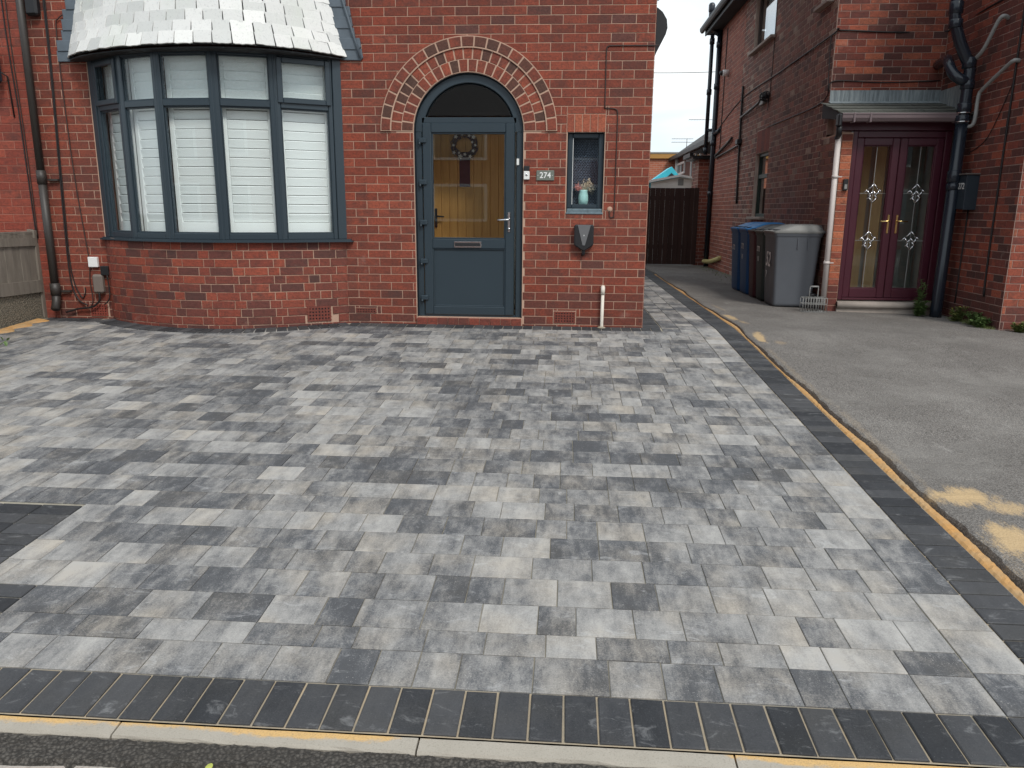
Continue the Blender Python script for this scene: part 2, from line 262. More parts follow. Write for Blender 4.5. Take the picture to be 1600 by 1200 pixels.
# ------------------------------------------------------------------ mesh helpers
def at(x=0, y=0, z=0, rz=0): return Matrix.Translation((x, y, z)) @ Matrix.Rotation(R_(rz), 4, 'Z')
class MB:
    def __init__(s): s.v = []; s.f = []; s.ra = []; s.rb = []; s.sm = []
    def add(s, vs, fs, M=None, ra=0, rb=0, smooth=False):
        o = len(s.v)
        for p in vs: s.v.append(tuple(M @ Vector(p)) if M is not None else tuple(p))
        for f in fs: s.f.append(tuple(i+o for i in f)); s.ra.append(ra); s.rb.append(rb); s.sm.append(smooth)
        return s
    def box(s, x0, x1, y0, y1, z0, z1, M=None, bev=0, **k):
        if x1 < x0: x0, x1 = x1, x0
        if y1 < y0: y0, y1 = y1, y0
        if z1 < z0: z0, z1 = z1, z0
        b = min(bev, (x1-x0)*.45, (y1-y0)*.45, (z1-z0)*.45)
        if b <= 0:
            vs = [(x, y, z) for z in (z0, z1) for y in (y0, y1) for x in (x0, x1)]
            return s.add(vs, [(0, 2, 3, 1), (4, 5, 7, 6), (0, 1, 5, 4), (2, 6, 7, 3), (0, 4, 6, 2), (1, 3, 7, 5)], M, **k)
        vs = []; c = [(x0, x1), (y0, y1), (z0, z1)]
        idx = {}
        for sx in (0, 1):
            for sy in (0, 1):
                for sz in (0, 1):
                    for a in range(3):
                        p = []
                        for i, q in enumerate((sx, sy, sz)):
                            e = c[i][q]
                            if i != a: e += b if q == 0 else -b
                            p.append(e)
                        idx[(sx, sy, sz, a)] = len(vs); vs.append(tuple(p))
        fs = []
        for a in range(3):
            o = [i for i in range(3) if i != a]
            for q in (0, 1):
                f = []
                for (u, w) in ((0, 0), (1, 0), (1, 1), (0, 1)):
                    k_ = [0, 0, 0]; k_[a] = q; k_[o[0]] = u; k_[o[1]] = w; f.append(idx[(*k_, a)])
                fl = (q == 0) ^ (a == 1)
                fs.append(tuple(reversed(f)) if fl else tuple(f))
        for a in range(3):      # edges along axis a
            o = [i for i in range(3) if i != a]
            for u in (0, 1):
                for w in (0, 1):
                    k0 = [0, 0, 0]; k0[o[0]] = u; k0[o[1]] = w; k1 = list(k0); k1[a] = 1
                    fs.append((idx[(*k0, o[0])], idx[(*k1, o[0])], idx[(*k1, o[1])], idx[(*k0, o[1])]))
        for sx in (0, 1):
            for sy in (0, 1):
                for sz in (0, 1): fs.append(tuple(idx[(sx, sy, sz, a)] for a in range(3)))
        return s.add(vs, fs, M, **k)
    def prism(s, pts, d, c=.003, y0=0, M=None, ra=0, rb=0, back=False):
        "polygon pts (x,z) counter-clockwise seen from -Y; stands from y0 out to y0-d with a chamfered front edge"
        n = len(pts); cx = sum(p[0] for p in pts)/n; cz = sum(p[1] for p in pts)/n
        ins = []
        for i in range(n):
            a = Vector(pts[i-1]); b = Vector(pts[i]); e = Vector(pts[(i+1) % n])
            u = (b-a).normalized(); w = (e-b).normalized(); n1 = Vector((-u.y, u.x)); n2 = Vector((-w.y, w.x))
            m = n1+n2; l = m.length_squared
            m = m*(2/l) if l > 1e-6 else n1
            if m.length > 2.5: m = m.normalized()*2.5
            ins.append(b+m*c)
        vs = [(p[0], y0, p[1]) for p in pts]+[(p[0], y0-d+c*.8, p[1]) for p in pts]+[(p.x, y0-d, p.y) for p in ins]
        fs = [tuple(range(2*n, 3*n))]
        for i in range(n):
            j = (i+1) % n; fs += [(i, j, n+j, n+i), (n+i, n+j, 2*n+j, 2*n+i)]
        if back: fs.append(tuple(range(n-1, -1, -1)))
        return s.add(vs, fs, M, ra, rb)
    def tube(s, path, r, n=8, cap=True, M=None, smooth=True):
        path = [Vector(p) for p in path]; vs = []; fs = []
        rr = r if hasattr(r, '__len__') else [r]*len(path)
        up = None
        for i, p in enumerate(path):
            t = (path[min(i+1, len(path)-1)]-path[max(i-1, 0)]).normalized()
            if up is None:
                a = Vector((0, 0, 1)) if abs(t.z) < .9 else Vector((1, 0, 0)); up = t.cross(a).normalized()
            up = (up-t*up.dot(t)).normalized(); w = t.cross(up)
            for k in range(n):
                an = 2*math.pi*k/n; vs.append(p+(up*math.cos(an)+w*math.sin(an))*rr[i])
        for i in range(len(path)-1):
            for k in range(n):
                a = i*n+k; b = i*n+(k+1) % n; fs.append((a, b, b+n, a+n))
        if cap: fs.append(tuple(range(n-1, -1, -1))); fs.append(tuple(range((len(path)-1)*n, len(path)*n)))
        return s.add(vs, fs, M, smooth=smooth)
    def lathe(s, prof, n=20, M=None, smooth=True):
        vs = []; fs = []
        for r, z in prof:
            for k in range(n): a = 2*math.pi*k/n; vs.append((r*math.cos(a), r*math.sin(a), z))
        for i in range(len(prof)-1):
            for k in range(n):
                a = i*n+k; b = i*n+(k+1) % n; fs.append((a, b, b+n, a+n))
        fs.append(tuple(range(n-1, -1, -1))); fs.append(tuple(range((len(prof)-1)*n, len(prof)*n)))
        return s.add(vs, fs, M, smooth=smooth)
    def mesh(s, name):
        me = bpy.data.meshes.new(name); me.from_pydata(s.v, [], s.f)
        if any(s.sm): me.polygons.foreach_set('use_smooth', s.sm)
        if any(s.ra) or any(s.rb):
            for n_, d in (('ra', s.ra), ('rb', s.rb)):
                a = me.attributes.new(n_, 'FLOAT', 'FACE'); a.data.foreach_set('value', d)
        me.update(); return me
    def build(s, name, mat, parent=None, stuff=False, label=None):
        me = s.mesh(name); me.materials.append(mat); o = bpy.data.objects.new(name, me); col.objects.link(o)
        if parent: o.parent = parent
        o.color = (0, 0, 0, 1)
        if stuff: o['kind'] = 'stuff'
        if label: o['label'] = label
        return o
def tag(o, label, cat, group=None, kind=None):
    o['label'] = label; o['category'] = cat
    if group: o['group'] = group
    if kind: o['kind'] = kind
    return o
def thing(name, label, cat, loc=(0, 0, 0), group=None, kind=None):
    e = bpy.data.objects.new(name, None); e.location = loc; col.objects.link(e); e.empty_display_size = .1
    bpy.context.view_layer.update()
    return tag(e, label, cat, group, kind)
def adopt(o, parent):   # keep world placement of geometry authored in world coordinates
    o.parent = parent; o.matrix_parent_inverse = Matrix.Translation(parent.location).inverted()
    return o
def part(mb, name, mat, parent, **k):
    return adopt(mb.build(name, mat, None, **k), root_of(parent)) if parent.type == 'EMPTY' else sub(mb, name, mat, parent, **k)
def root_of(p): return p
def sub(mb, name, mat, parent, **k):
    o = mb.build(name, mat, None, **k); o.parent = parent; o.matrix_parent_inverse = Matrix.Translation(base_loc(parent)).inverted(); return o
def base_loc(p):
    # parts authored in world coordinates sit at the world origin
    return Vector((0, 0, 0)) if p.type == 'MESH' else p.location

class Pieces:
    "bricks, slates, blocks of one thing: the ones that show largest become objects, the rest one joined part"
    def __init__(s, name, rest, limit=300): s.name = name; s.rest = rest; s.L = []; s.limit = limit
    def rect(s, M, x, z, w, h, d, c, mat, ra=None, rb=None, y0=0, jit=.0012):
        s.L.append(dict(M=M @ Matrix.Translation((x, y0, z)), w=w, h=h, d=d, c=c, mat=mat, ra=random.random() if ra is None else ra, rb=random.random() if rb is None else rb, pts=None, jit=jit))
    def poly(s, M, pts, d, c, mat, ra=None, rb=None, y0=0):
        cx = sum(p[0] for p in pts)/len(pts); cz = sum(p[1] for p in pts)/len(pts)
        q = [(p[0]-cx, p[1]-cz) for p in pts]
        s.L.append(dict(M=M @ Matrix.Translation((cx, y0, cz)), pts=q, w=max(p[0] for p in q)*2, h=max(p[1] for p in q)*2, d=d, c=c, mat=mat, ra=random.random() if ra is None else ra, rb=random.random() if rb is None else rb, jit=0))
    def score(s, p):
        off = (p['w']/2, 0, p['h']/2) if not p['pts'] else (0, 0, 0)
        c = p['M'] @ Vector(off); x, y, z = proj(c)
        if z < .2 or not (-60 < x < 1660 and -40 < y < 1240): return -1e9
        nrm = (p['M'].to_3x3() @ Vector((0, -1, 0))); vw = (CAMPOS-c).normalized()
        return p['w']*p['h']*max(.01, nrm.dot(vw))/z**2
    def finish(s, parent):
        cache = {}; L_ = sorted(s.L, key=s.score, reverse=True)
        ind = [p for p in L_[:s.limit] if s.score(p) > 0]; rest = [p for p in L_ if s.score(p) <= 0]+[p for p in L_[s.limit:] if s.score(p) > 0]
        for p in ind:
            if p['pts']:
                key = tuple(round(v*500) for q in p['pts'] for v in q)+(p['mat'].name, round(p['d']*1e4)); pts = p['pts']
            else:
                w = round(p['w']*400)/400; h = round(p['h']*400)/400; var = random.randrange(4)
                key = (w, h, round(p['d']*1e4), p['mat'].name, var); w, h = p['w'], p['h']
                pts = [(0, 0), (w, 0), (w, h), (0, h)]
            if key not in cache:
                if p['jit']: pts = [(a+random.uniform(-1, 1)*p['jit'], b+random.uniform(-1, 1)*p['jit']) for a, b in pts]
                mb = MB(); mb.prism(pts, p['d'], p['c']); me = mb.mesh(s.name); me.materials.append(p['mat']); cache[key] = me
            o = bpy.data.objects.new(s.name, cache[key]); col.objects.link(o); o.color = (p['ra'], p['rb'], 0, 1)
            o.parent = parent; o.matrix_parent_inverse = Matrix.Translation(base_loc(parent)).inverted(); o.matrix_basis = p['M']
        bym = {}
        for p in rest: bym.setdefault(p['mat'].name, []).append(p)
        for mn, ps in bym.items():
            mb = MB()
            for p in ps:
                w, h = p['w'], p['h']; pts = p['pts'] or [(0, 0), (w, 0), (w, h), (0, h)]
                if p['jit']: pts = [(a+random.uniform(-1, 1)*p['jit'], b+random.uniform(-1, 1)*p['jit']) for a, b in pts]
                mb.prism(pts, p['d'], p['c'], M=p['M'], ra=max(.001, p['ra']), rb=max(.001, p['rb']))
            part_any(mb, s.rest, ps[0]['mat'], parent, stuff=True)
def part_any(mb, name, mat, parent, **k):
    o = mb.build(name, mat, None, **k); o.parent = parent; o.matrix_parent_inverse = Matrix.Translation(base_loc(parent)).inverted(); return o

BL, BH, JT = .237, .0848, .0075
def lay(pc, M, W, z0, z1, mat, holes=(), circ=None, L=BL, H=BH, J=JT, d=.0035, phase=0, bond='stretcher', skip=None, tone=None, x0=0, proud=.0012, JX=None):
    JX = JX or J
    k = 0; z = z0
    while z < z1-.02:
        h = min(H, z1-z)
        if bond == 'header': x = x0-(L/4 if k % 2 else 0)-phase
        else: x = x0-(L/2 if k % 2 else 0)-phase
        i = 0
        while x < W-.005:
            l = L
            if bond == 'mixed' and (k % 4 == 3): l = L/2
            if bond == 'header': l = L/2
            a, b = max(x, x0), min(x+l, W)
            segs = [(a, b, z, z+h)] if b-a > .02 else []
            for (hx0, hx1, hz0, hz1) in holes:
                out = []
                for (a_, b_, c_, d_) in segs:
                    if hx1 <= a_+.002 or hx0 >= b_-.002 or hz1 <= c_+.002 or hz0 >= d_-.002: out.append((a_, b_, c_, d_)); continue
                    if hx0-a_ > .025: out.append((a_, hx0, c_, d_))
                    if b_-hx1 > .025: out.append((hx1, b_, c_, d_))
                    m0, m1 = max(a_, hx0), min(b_, hx1)
                    if hz0-c_ > .02: out.append((m0, m1, c_, hz0))
                    if d_-hz1 > .02: out.append((m0, m1, hz1, d_))
                segs = out
            if circ:
                cx, cz, r = circ; out = []
                for (a_, b_, c_, d_) in segs:
                    zm = (c_+d_)/2
                    if zm > cz and abs(zm-cz) < r:
                        hw = math.sqrt(r*r-(zm-cz)**2)
                        if cx+hw <= a_ or cx-hw >= b_: out.append((a_, b_, c_, d_)); continue
                        if cx-hw-a_ > .025: out.append((a_, cx-hw, c_, d_))
                        if b_-(cx+hw) > .025: out.append((cx+hw, b_, c_, d_))
                    else: out.append((a_, b_, c_, d_))
                segs = out
            for (a_, b_, c_, d_) in segs:
                if skip and skip((a_+b_)/2, (c_+d_)/2): continue
                ra, rb = random.random(), random.random()
                if tone: ra, rb = tone((a_+b_)/2, (c_+d_)/2, ra, rb)
                pc.rect(M, a_+JX/2, c_+J/2, b_-a_-JX, d_-c_-J, d+random.uniform(0, proud), .002, mat, ra, rb)
            x += l; i += 1
        z += H; k += 1

def holed_sheet(mb, W0, W1, Z0, Z1, rects, M, arch=None, depth=.1):
    "flat wall face in local xz at y=0 with rectangular (and one arched) openings and their reveals"
    def loop(pts): return [Vector((x, z, 0)) for x, z in pts]
    outer = loop([(W0, Z0), (W1, Z0), (W1, Z1), (W0, Z1)]); holes = []
    for (a, b, c, d) in rects: holes.append([(a, c), (a, d), (b, d), (b, c)])
    if arch:
        cx, hw, zb, zs = arch; pts = [(cx-hw, zb), (cx-hw, zs)]
        for i in range(1, 24): t = math.pi-math.pi*i/24; pts.append((cx+hw*math.cos(t), zs+hw*math.sin(t)))
        pts += [(cx+hw, zs), (cx+hw, zb)]; holes.append(pts)
    polys = [outer]+[loop(h) for h in holes]
    tri = geometry.tessellate_polygon(polys); allp = [p for l in polys for p in l]
    vs = [(p.x, 0, p.y) for p in allp]; fs = []
    for t in tri:
        a, b, c = (allp[i] for i in t); cr_ = (b-a).cross(c-a).z
        fs.append(tuple(t) if cr_ > 0 else (t[0], t[2], t[1]))
    mb.add(vs, fs, M)
    for h in holes:
        n = len(h); vs = [(p[0], 0, p[1]) for p in h]+[(p[0], depth, p[1]) for p in h]
        mb.add(vs, [(i, (i+1) % n, n+(i+1) % n, n+i) for i in range(n)], M)

def text_mesh(txt, size, depth=.001):
    cu = bpy.data.curves.new('lettering', 'FONT'); cu.body = txt; cu.size = size; cu.extrude = depth; cu.align_x = 'CENTER'; cu.align_y = 'CENTER'; cu.offset = size*.012
    o = bpy.data.objects.new('lettering_tmp', cu); col.objects.link(o); bpy.context.view_layer.update()
    me = bpy.data.meshes.new_from_object(o.evaluated_get(bpy.context.evaluated_depsgraph_get())); bpy.data.objects.remove(o); bpy.data.curves.remove(cu); me.name = 'lettering'; return me
def lettering(txt, size, M, mat, parent, sx=1):
    me = text_mesh(txt, size); me.transform(M @ Matrix.Rotation(R_(90), 4, 'X') @ Matrix.Scale(sx, 4, (1, 0, 0))); me.materials.clear(); me.materials.append(mat)
    o = bpy.data.objects.new('lettering', me); col.objects.link(o); o.parent = parent; o.matrix_parent_inverse = Matrix.Translation(base_loc(parent)).inverted(); return o

def smooth_path(pts, n=6):
    P = [Vector(p) for p in pts]; out = []
    for i in range(len(P)-1):
        a, b, c, d = P[max(i-1, 0)], P[i], P[i+1], P[min(i+2, len(P)-1)]
        for k in range(n):
            t = k/n; out.append(.5*((2*b)+(-a+c)*t+(2*a-5*b+4*c-d)*t*t+(-a+3*b-3*c+d)*t**3))
    out.append(P[-1]); return out
class Path2:
    def __init__(s, pts, n=10):
        s.p = smooth_path([(x, y, 0) for x, y in pts], n); s.d = [0]
        for a, b in zip(s.p, s.p[1:]): s.d.append(s.d[-1]+(b-a).length)
        s.len = s.d[-1]
    def at(s, t):
        t = min(max(t, 0), s.len)
        for i in range(len(s.d)-1):
            if t <= s.d[i+1]+1e-9:
                u = (t-s.d[i])/max(1e-9, s.d[i+1]-s.d[i]); return s.p[i].lerp(s.p[i+1], u)
        return s.p[-1]
    def frame(s, t0, t1, z=0):
        a, b = s.at(t0), s.at(t1); ang = math.atan2(b.y-a.y, b.x-a.x)
        return Matrix.Translation((a.x, a.y, z)) @ Matrix.Rotation(ang, 4, 'Z'), (b-a).length

def gz(y): return -.02+.052*y if y < 0 else -.02-.006*y
def tz(x, y): return gz(y)-.022*max(0, x-1.85)

# ================================================================== GROUND
mb = MB(); ys = [-150, -6.6, 0, 200]; zs = [-.50, -.50, -.14, -.22]
vs = [(x, y, z) for y, z in zip(ys, zs) for x in (-200, 200)]
mb.add(vs, [(0, 1, 3, 2), (2, 3, 5, 4), (4, 5, 7, 6)])
tag(mb.build('ground', M_EARTH), 'dark bare ground under and around the plots', 'ground', kind='structure')

# ---- block paved drive
mb = MB()
def sheet(mb, x0, x1, y0, y1, dz, fz=lambda x, y: gz(y), nx=1, ny=1):
    vs = []; 
    for j in range(ny+1):
        for i in range(nx+1):
            x = x0+(x1-x0)*i/nx; y = y0+(y1-y0)*j/ny; vs.append((x, y, fz(x, y)+dz))
    mb.add(vs, [(j*(nx+1)+i, j*(nx+1)+i+1, (j+1)*(nx+1)+i+1, (j+1)*(nx+1)+i) for j in range(ny) for i in range(nx)])
sheet(mb, -6.0, 1.585, -5.931, 0, -.0035); sheet(mb, .80, 1.585, 0, 12, -.0035)
drive = mb.build('driveway', M_JOINTG); tag(drive, 'newly laid block paved driveway in mixed greys in front of the brick house', 'driveway', kind='structure')
mb = MB(); sheet(mb, -5.9, 1.80, -6.145, -5.931, -.0035); sheet(mb, 1.585, 1.80, -5.931, 0, -.0035); sheet(mb, 1.585, 1.80, 0, 12, -.0035)
sub(mb, 'jointing_sand', M_JOINT, drive)
SL = math.atan(.052)
def MG(y0):   # local x = world X, local z = along the ground in +Y, local -y = up ; origin on ground at y0
    a = -math.pi/2
    return Matrix.Translation((0, y0, gz(y0)-.0035)) @ Matrix.Rotation(a+(SL if y0 < 0 else 0), 4, 'X')
BAYP = [(-4.99, .006), (-4.86, -.12), (-4.47, -.32), (-4.0, -.455), (-3.44, -.465), (-2.91, -.31), (-2.45, -.08), (-2.335, .006)]
bayp = Path2(BAYP)
def bay_y(x, off):
    "outer edge of the dark border: distance off from house front or bay"
    if x < -5.1-off or x > -2.3+off: return -off
    best = -off
    for p, q in zip(bayp.p, bayp.p[1:]):
        t = (q-p).normalized(); n = Vector((t.y, -t.x, 0)); a, b = p+n*off, q+n*off
        if a.x <= x <= b.x: u = (x-a.x)/max(1e-6, b.x-a.x); best = min(best, a.y+(b.y-a.y)*u)
    return best
pav = Pieces('paver', 'paver_field', 300)
def paver(M, x, z, w, h, mat=M_PAVE, J=.0035, d=.0055, **k):
    pav.rect(M @ Matrix.Rotation(random.uniform(-.004, .004), 4, 'X'), x+J/2, z+J/2, w-J, h-J, d+random.uniform(0, .0012), .0022, mat, jit=.0008, **k)
rows = [-5.931, -5.743, -5.611, -5.423, -5.227, -5.048]
while rows[-1] < -.25: rows.append(rows[-1]+.187)
tonerow = 0
for j in range(len(rows)-1):
    y0, h = rows[j], rows[j+1]-rows[j]; M = MG(y0)
    xl = -2.36 if -5.43 < y0 < -4.80 else (-2.09 if y0 < -5.43 else -5.72)
    if -5.43 <= y0 < -5.40: xl = -2.36
    x = 1.385; tone = .5
    while x > xl:
        w = random.choice([.142, .178, .214, .214, .25]); a = max(x-w, xl)
        if a-xl < .06: a = xl
        tone = .62*tone+.38*random.random() if random.random() < .55 else random.random()
        yb = min(bay_y(a, .21), bay_y(x, .21), bay_y((a+x)/2, .21)); yt = max(bay_y(a, .21), bay_y(x, .21))
        if y0 < yb+.09:
            hh = h if y0+h <= yt else max(.03, min(h, yt-y0+.08))
            paver(M, a, 0, x-a, hh, ra=tone)
        x = a
y = -5.931
while y < 11:
    l = random.choice([.142, .178, .214, .25]); l = min(l, -y) if y < -.001 and y+l > 0 else l
    M = MG(y); paver(M, 1.387, 0, .198, l); 
    y += l
for x0, w in ((1.02, .183), (1.203, .183)):
    y = -.23
    while y < 11:
        l = random.choice([.142, .178, .214]); l = -y if y < 0 and y+l > 0 else l
        paver(MG(y), x0, 0, w, l); y += l
pav.finish(drive)
blk = Pieces('border_block', 'border_block_run', 300)
def block(M, x, z, w, h, J=.0072, **k): blk.rect(M @ Matrix.Rotation(random.uniform(-.006, .006), 4, 'X'), x+J/2, z+J/2, w-J, h-J, .0065+random.uniform(0, .0015), .004, M_BLOCK, jit=.001, **k)
x = 1.80
while x > -5.7: block(MG(-6.143), x-.1045, 0, .1045, .211); x -= .1045
y = -5.931
while y < 10.5:
    block(MG(y), 1.587, 0, .211, .103, J=.007); y += .103 if not (y < 0 < y+.103) else -y
    if abs(y) < 1e-6: y = 0.0001
x = .80
while x > -2.27: block(MG(-.215), x-.1035, 0, .1035, .20); x -= .1035
for x in (.80, .9035): block(MG(-.215), x, 0, .1035, .21)
x = -5.1
while x > -5.7: block(MG(-.215), x-.1035, 0, .1035, .20); x -= .1035
y = -.003+.006
while y < 6: block(MG(y), .815, 0, .20, .103); y += .103
t = .05
while t < bayp.len-.06:   # setts fanned round the bay
    a, b = bayp.at(t), bayp.at(t+.1); tg = (b-a).normalized(); n = Vector((tg.y, -tg.x, 0))
    a1, b1 = a+n*.005, b+n*.005; a2, b2 = a+n*.205, b+n*.205
    yy = (a.y+a2.y)/2; M = MG(-.4)
    pts = [(p.x, (p.y+.4)/math.cos(SL)) for p in (a2, b2, b1, a1)]
    c = Vector((sum(p[0] for p in pts)/4, sum(p[1] for p in pts)/4)); pts = [(c.x+(p[0]-c.x)*.955, c.y+(p[1]-c.y)*.985) for p in pts]
    blk.poly(M, pts, .0125, .003, M_BLOCK); t += .1035
for y0, y1, xr in ((-5.418, -4.678, -2.36), (-5.931, -5.426, -2.09)):   # stepped dark corner at the left
    y = y0
    while y < y1-.03:
        for k in range(16): block(MG(y), xr-.207*(k+1), 0, .207, min(.103, y1-y))
        y += .103
y = -6
while y < -.22: block(MG(y), -5.95, 0, .2, .103); y += .103
blk.finish(drive)

# ---- kerb, tarmac strip, flagstones, road side
mb = MB(); sheet(mb, -6, 5, -6.42, -6.13, -.03); kb = mb.build('kerb_bed', M_JOINT); tag(kb, 'mortar haunching under the concrete kerb line', 'kerb bed', kind='structure')
ke = MB().build('kerb', M_KERB) if False else None
mb = MB(); kerb = thing('kerb', 'line of sandy concrete edging stones along the foot of the drive', 'kerb', (0, -6.19, gz(-6.19)), kind='structure')
x = -5.884
while x < 4.9:
    e = MB(); w = .914; prof = [(-6.212, -.05), (-6.212, -.010), (-6.206, -.003), (-6.155, .001), (-6.150, -.006), (-6.150, -.05)]
    n = 14; vs = []
    for i in range(n+1):
        xx = x+.003+(w-.006)*i/n
        for q, (yy, zz) in enumerate(prof):
            vs.append((xx, yy+(random.uniform(-.0025, .0025) if q in (1, 2) else 0), gz(-6.19)+zz+random.uniform(-.0008, .0008)))
    fs = [(i*6+k, (i+1)*6+k, (i+1)*6+k+1, i*6+k+1) for i in range(n) for k in range(5)]
    e.add(vs, [tuple(reversed(f)) for f in fs]); e.add(vs[:6], [(0, 1, 2, 3, 4, 5)]); e.add(vs[-6:], [(5, 4, 3, 2, 1, 0)])
    part(e, 'kerb_stone', M_KERB, kerb); x += w
def rough_sheet(mb, x0, x1, yf0, yf1, nx, ny, dz, amp, zf):
    vs = []
    for j in range(ny+1):
        for i in range(nx+1):
            x = x0+(x1-x0)*i/nx; u = j/ny; y = yf0(x)*(1-u)+yf1(x)*u; e = 0 if j in (0, ny) else 1
            vs.append((x, y, zf(x, y)+dz+random.uniform(-amp, amp)*e-(.02 if j in (0, ny) else 0)))
    mb.add(vs, [(j*(nx+1)+i, j*(nx+1)+i+1, (j+1)*(nx+1)+i+1, (j+1)*(nx+1)+i) for j in range(ny) for i in range(nx)])
sn = lambda x: .008*math.sin(x*5.3)+.006*math.sin(x*13.7+1)
mb = MB(); rough_sheet(mb, -4, 4, lambda x: -6.315+sn(x)+.01*min(0, x+.5), lambda x: -6.209, 420, 9, -.006, .0045, lambda x, y: gz(-6.19))
tag(mb.build('tarmac_strip', M_TARMC), 'strip of fresh dark coarse tarmac between the kerb and the flagstones', 'tarmac', kind='structure')
mb = MB(); sheet(mb, -8, 12, -12, -6.30, 0, lambda x, y: -.40)
foot = mb.build('pavement', M_TARMC); tag(foot, 'public pavement of worn flagstones at the bottom edge of the picture', 'pavement', kind='structure')
for i in range(-5, 6):
    for j in range(3):
        x = -1.37+i*.76+(.38 if j % 2 else 0); y1 = -6.300-.6*j; e = MB()
        n = 8; outl = []
        e.box(x+.012, x+.75, y1-.588, y1, -.42, -.362, bev=.006); sub(e, 'flagstone', M_SLAB, foot)
mb = MB(); sheet(mb, -60, 60, -19, -12, 0, lambda x, y: -.46)
tag(mb.build('road', M_TARM), 'tarmac road behind the viewer', 'road', kind='structure')

# ---- shared tarmac drive with its broken edge and the sand strip
def edge(y):
    w = .035+.02*math.sin(y*1.7+.5)+.012*math.sin(y*4.9)+(.045 if y < -3.2 else 0)*min(1, (-3.2-y)/1.2)
    return 1.803+max(.02, w)
mb = MB(); ny = 520; Y0, Y1 = -6.20, 12.5; xsn = [0, .012, .03, .08, .2, .5, 1, 2, 3.2, 5, 9]
vs = []; nx = len(xsn)
for j in range(ny+1):
    u = j/ny; y = Y0+(Y1-Y0)*u; e0 = edge(y)+random.uniform(-.005, .005)+(.016 if y < -.8 else .004)+.006*math.sin(y*23)*(y < -1)
    for i, dx in enumerate(xsn):
        x = e0+dx*(1 if i > 2 else 1); z = tz(x, y)+[-.05, .002, .008, .007][min(i, 3)]+(random.uniform(-.003, .003) if 0 < i < 5 else 0)
        vs.append((x, y, z))
mb.add(vs, [(j*nx+i, j*nx+i+1, (j+1)*nx+i+1, (j+1)*nx+i) for j in range(ny) for i in range(nx-1)])
tag(mb.build('tarmac_drive', M_TARM), 'worn grey tarmac drive shared with the neighbour, smeared with orange sand', 'tarmac drive', kind='structure')
mb = MB(); vs = []; ny = 700
for j in range(ny+1):
    y = -6.2+(14)*j/ny; e0 = edge(y)
    for i, u in enumerate((0, .25, .5, .8, .98)):
        vs.append((1.7995+(e0-1.7995)*u, y, gz(y)+[-.009, .001, .003, -.002, -.035][i]+random.uniform(-.003, .003)))
mb.add(vs, [(j*5+i, j*5+i+1, (j+1)*5+i+1, (j+1)*5+i) for j in range(ny) for i in range(4)])
tag(mb.build('sand_strip', M_SAND), 'line of orange sand filling the gap between dark blocks and tarmac', 'sand', kind='stuff')
mb = MB()      # sand in the far left corner by the fence
vs = []; 
for j in range(40):
    y = -1.4+1.2*j/39
    for i in range(5): vs.append((-5.74+[0, .02, .05, .08, .11][i]*(1+.4*math.sin(j*.7)), y, gz(y)+[.02, .022, .016, .008, -.004][i]+random.uniform(-.002, .002)+.006))
mb.add(vs, [(j*5+i, j*5+i+1, (j+1)*5+i+1, (j+1)*5+i) for j in range(39) for i in range(4)])
tag(mb.build('sand_ridge', M_SAND), 'small ridge of orange sand along the foot of the timber fence', 'sand', kind='stuff')
mb = MB(); p = Vector((-.96, -6.325, gz(-6.19)+.004))
lv = [(0, -.022), (.010, -.012), (.013, 0), (.009, .014), (0, .022), (-.009, .014), (-.012, 0), (-.009, -.012)]
mb.add([(p.x, p.y, p.z+.004)]+[(p.x+a*.8, p.y+b*.8, p.z+.002*abs(a)*80) for a, b in lv], [(0, i+1, (i+1) % 8+1) for i in range(8)])
M_LEAFY = plain('yellow_green_leaf', (.42, .45, .10), .6)
tag(mb.build('fallen_leaf', M_LEAFY), 'small yellow green leaf lying on the pavement by the tarmac strip', 'leaf')

# ================================================================== OUR HOUSE
house = thing('brick_house', 'red brick house with curved bay, arched grey door and small side window', 'house', (-2.2, .1, 0))
WT = 5.4; XR, XL = .82, -5.60
ID = Matrix.Identity(4)
DCX, DHW, DZS = -1.0205, .566, 1.965
holes_w = [(-.012, .362, 1.165, 1.955)]
mb = MB(); holed_sheet(mb, XL, XR, -.25, WT, holes_w+[(-4.90, -2.40, .90, 2.60)], ID, arch=(DCX, DHW-.004, .06, DZS), depth=.22)
side = at(XR, 0, 0, 90)     # side wall faces the passage
mb.box(.004, 7.69, .0, .2, -.25, WT, side); mb.box(XL, XR, 7.7, 7.9, -.25, WT)
part(mb, 'wall', M_MORT, house)
pc = Pieces('brick', 'brickwork')
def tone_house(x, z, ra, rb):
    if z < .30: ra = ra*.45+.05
    elif random.random() < .05: ra = .05+ra*.2
    else: ra = .3+.65*ra
    if z > 2.9 or (x > .2 and random.random() < .3): ra = max(.0, ra-.15)
    return ra, rb
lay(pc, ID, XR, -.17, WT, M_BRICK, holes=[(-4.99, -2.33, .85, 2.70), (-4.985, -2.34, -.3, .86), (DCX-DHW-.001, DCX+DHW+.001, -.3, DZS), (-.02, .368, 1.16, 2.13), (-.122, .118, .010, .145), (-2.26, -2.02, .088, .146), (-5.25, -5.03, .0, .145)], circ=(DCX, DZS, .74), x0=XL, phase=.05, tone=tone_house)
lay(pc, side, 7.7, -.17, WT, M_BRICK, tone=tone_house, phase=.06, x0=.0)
pc.finish(house)
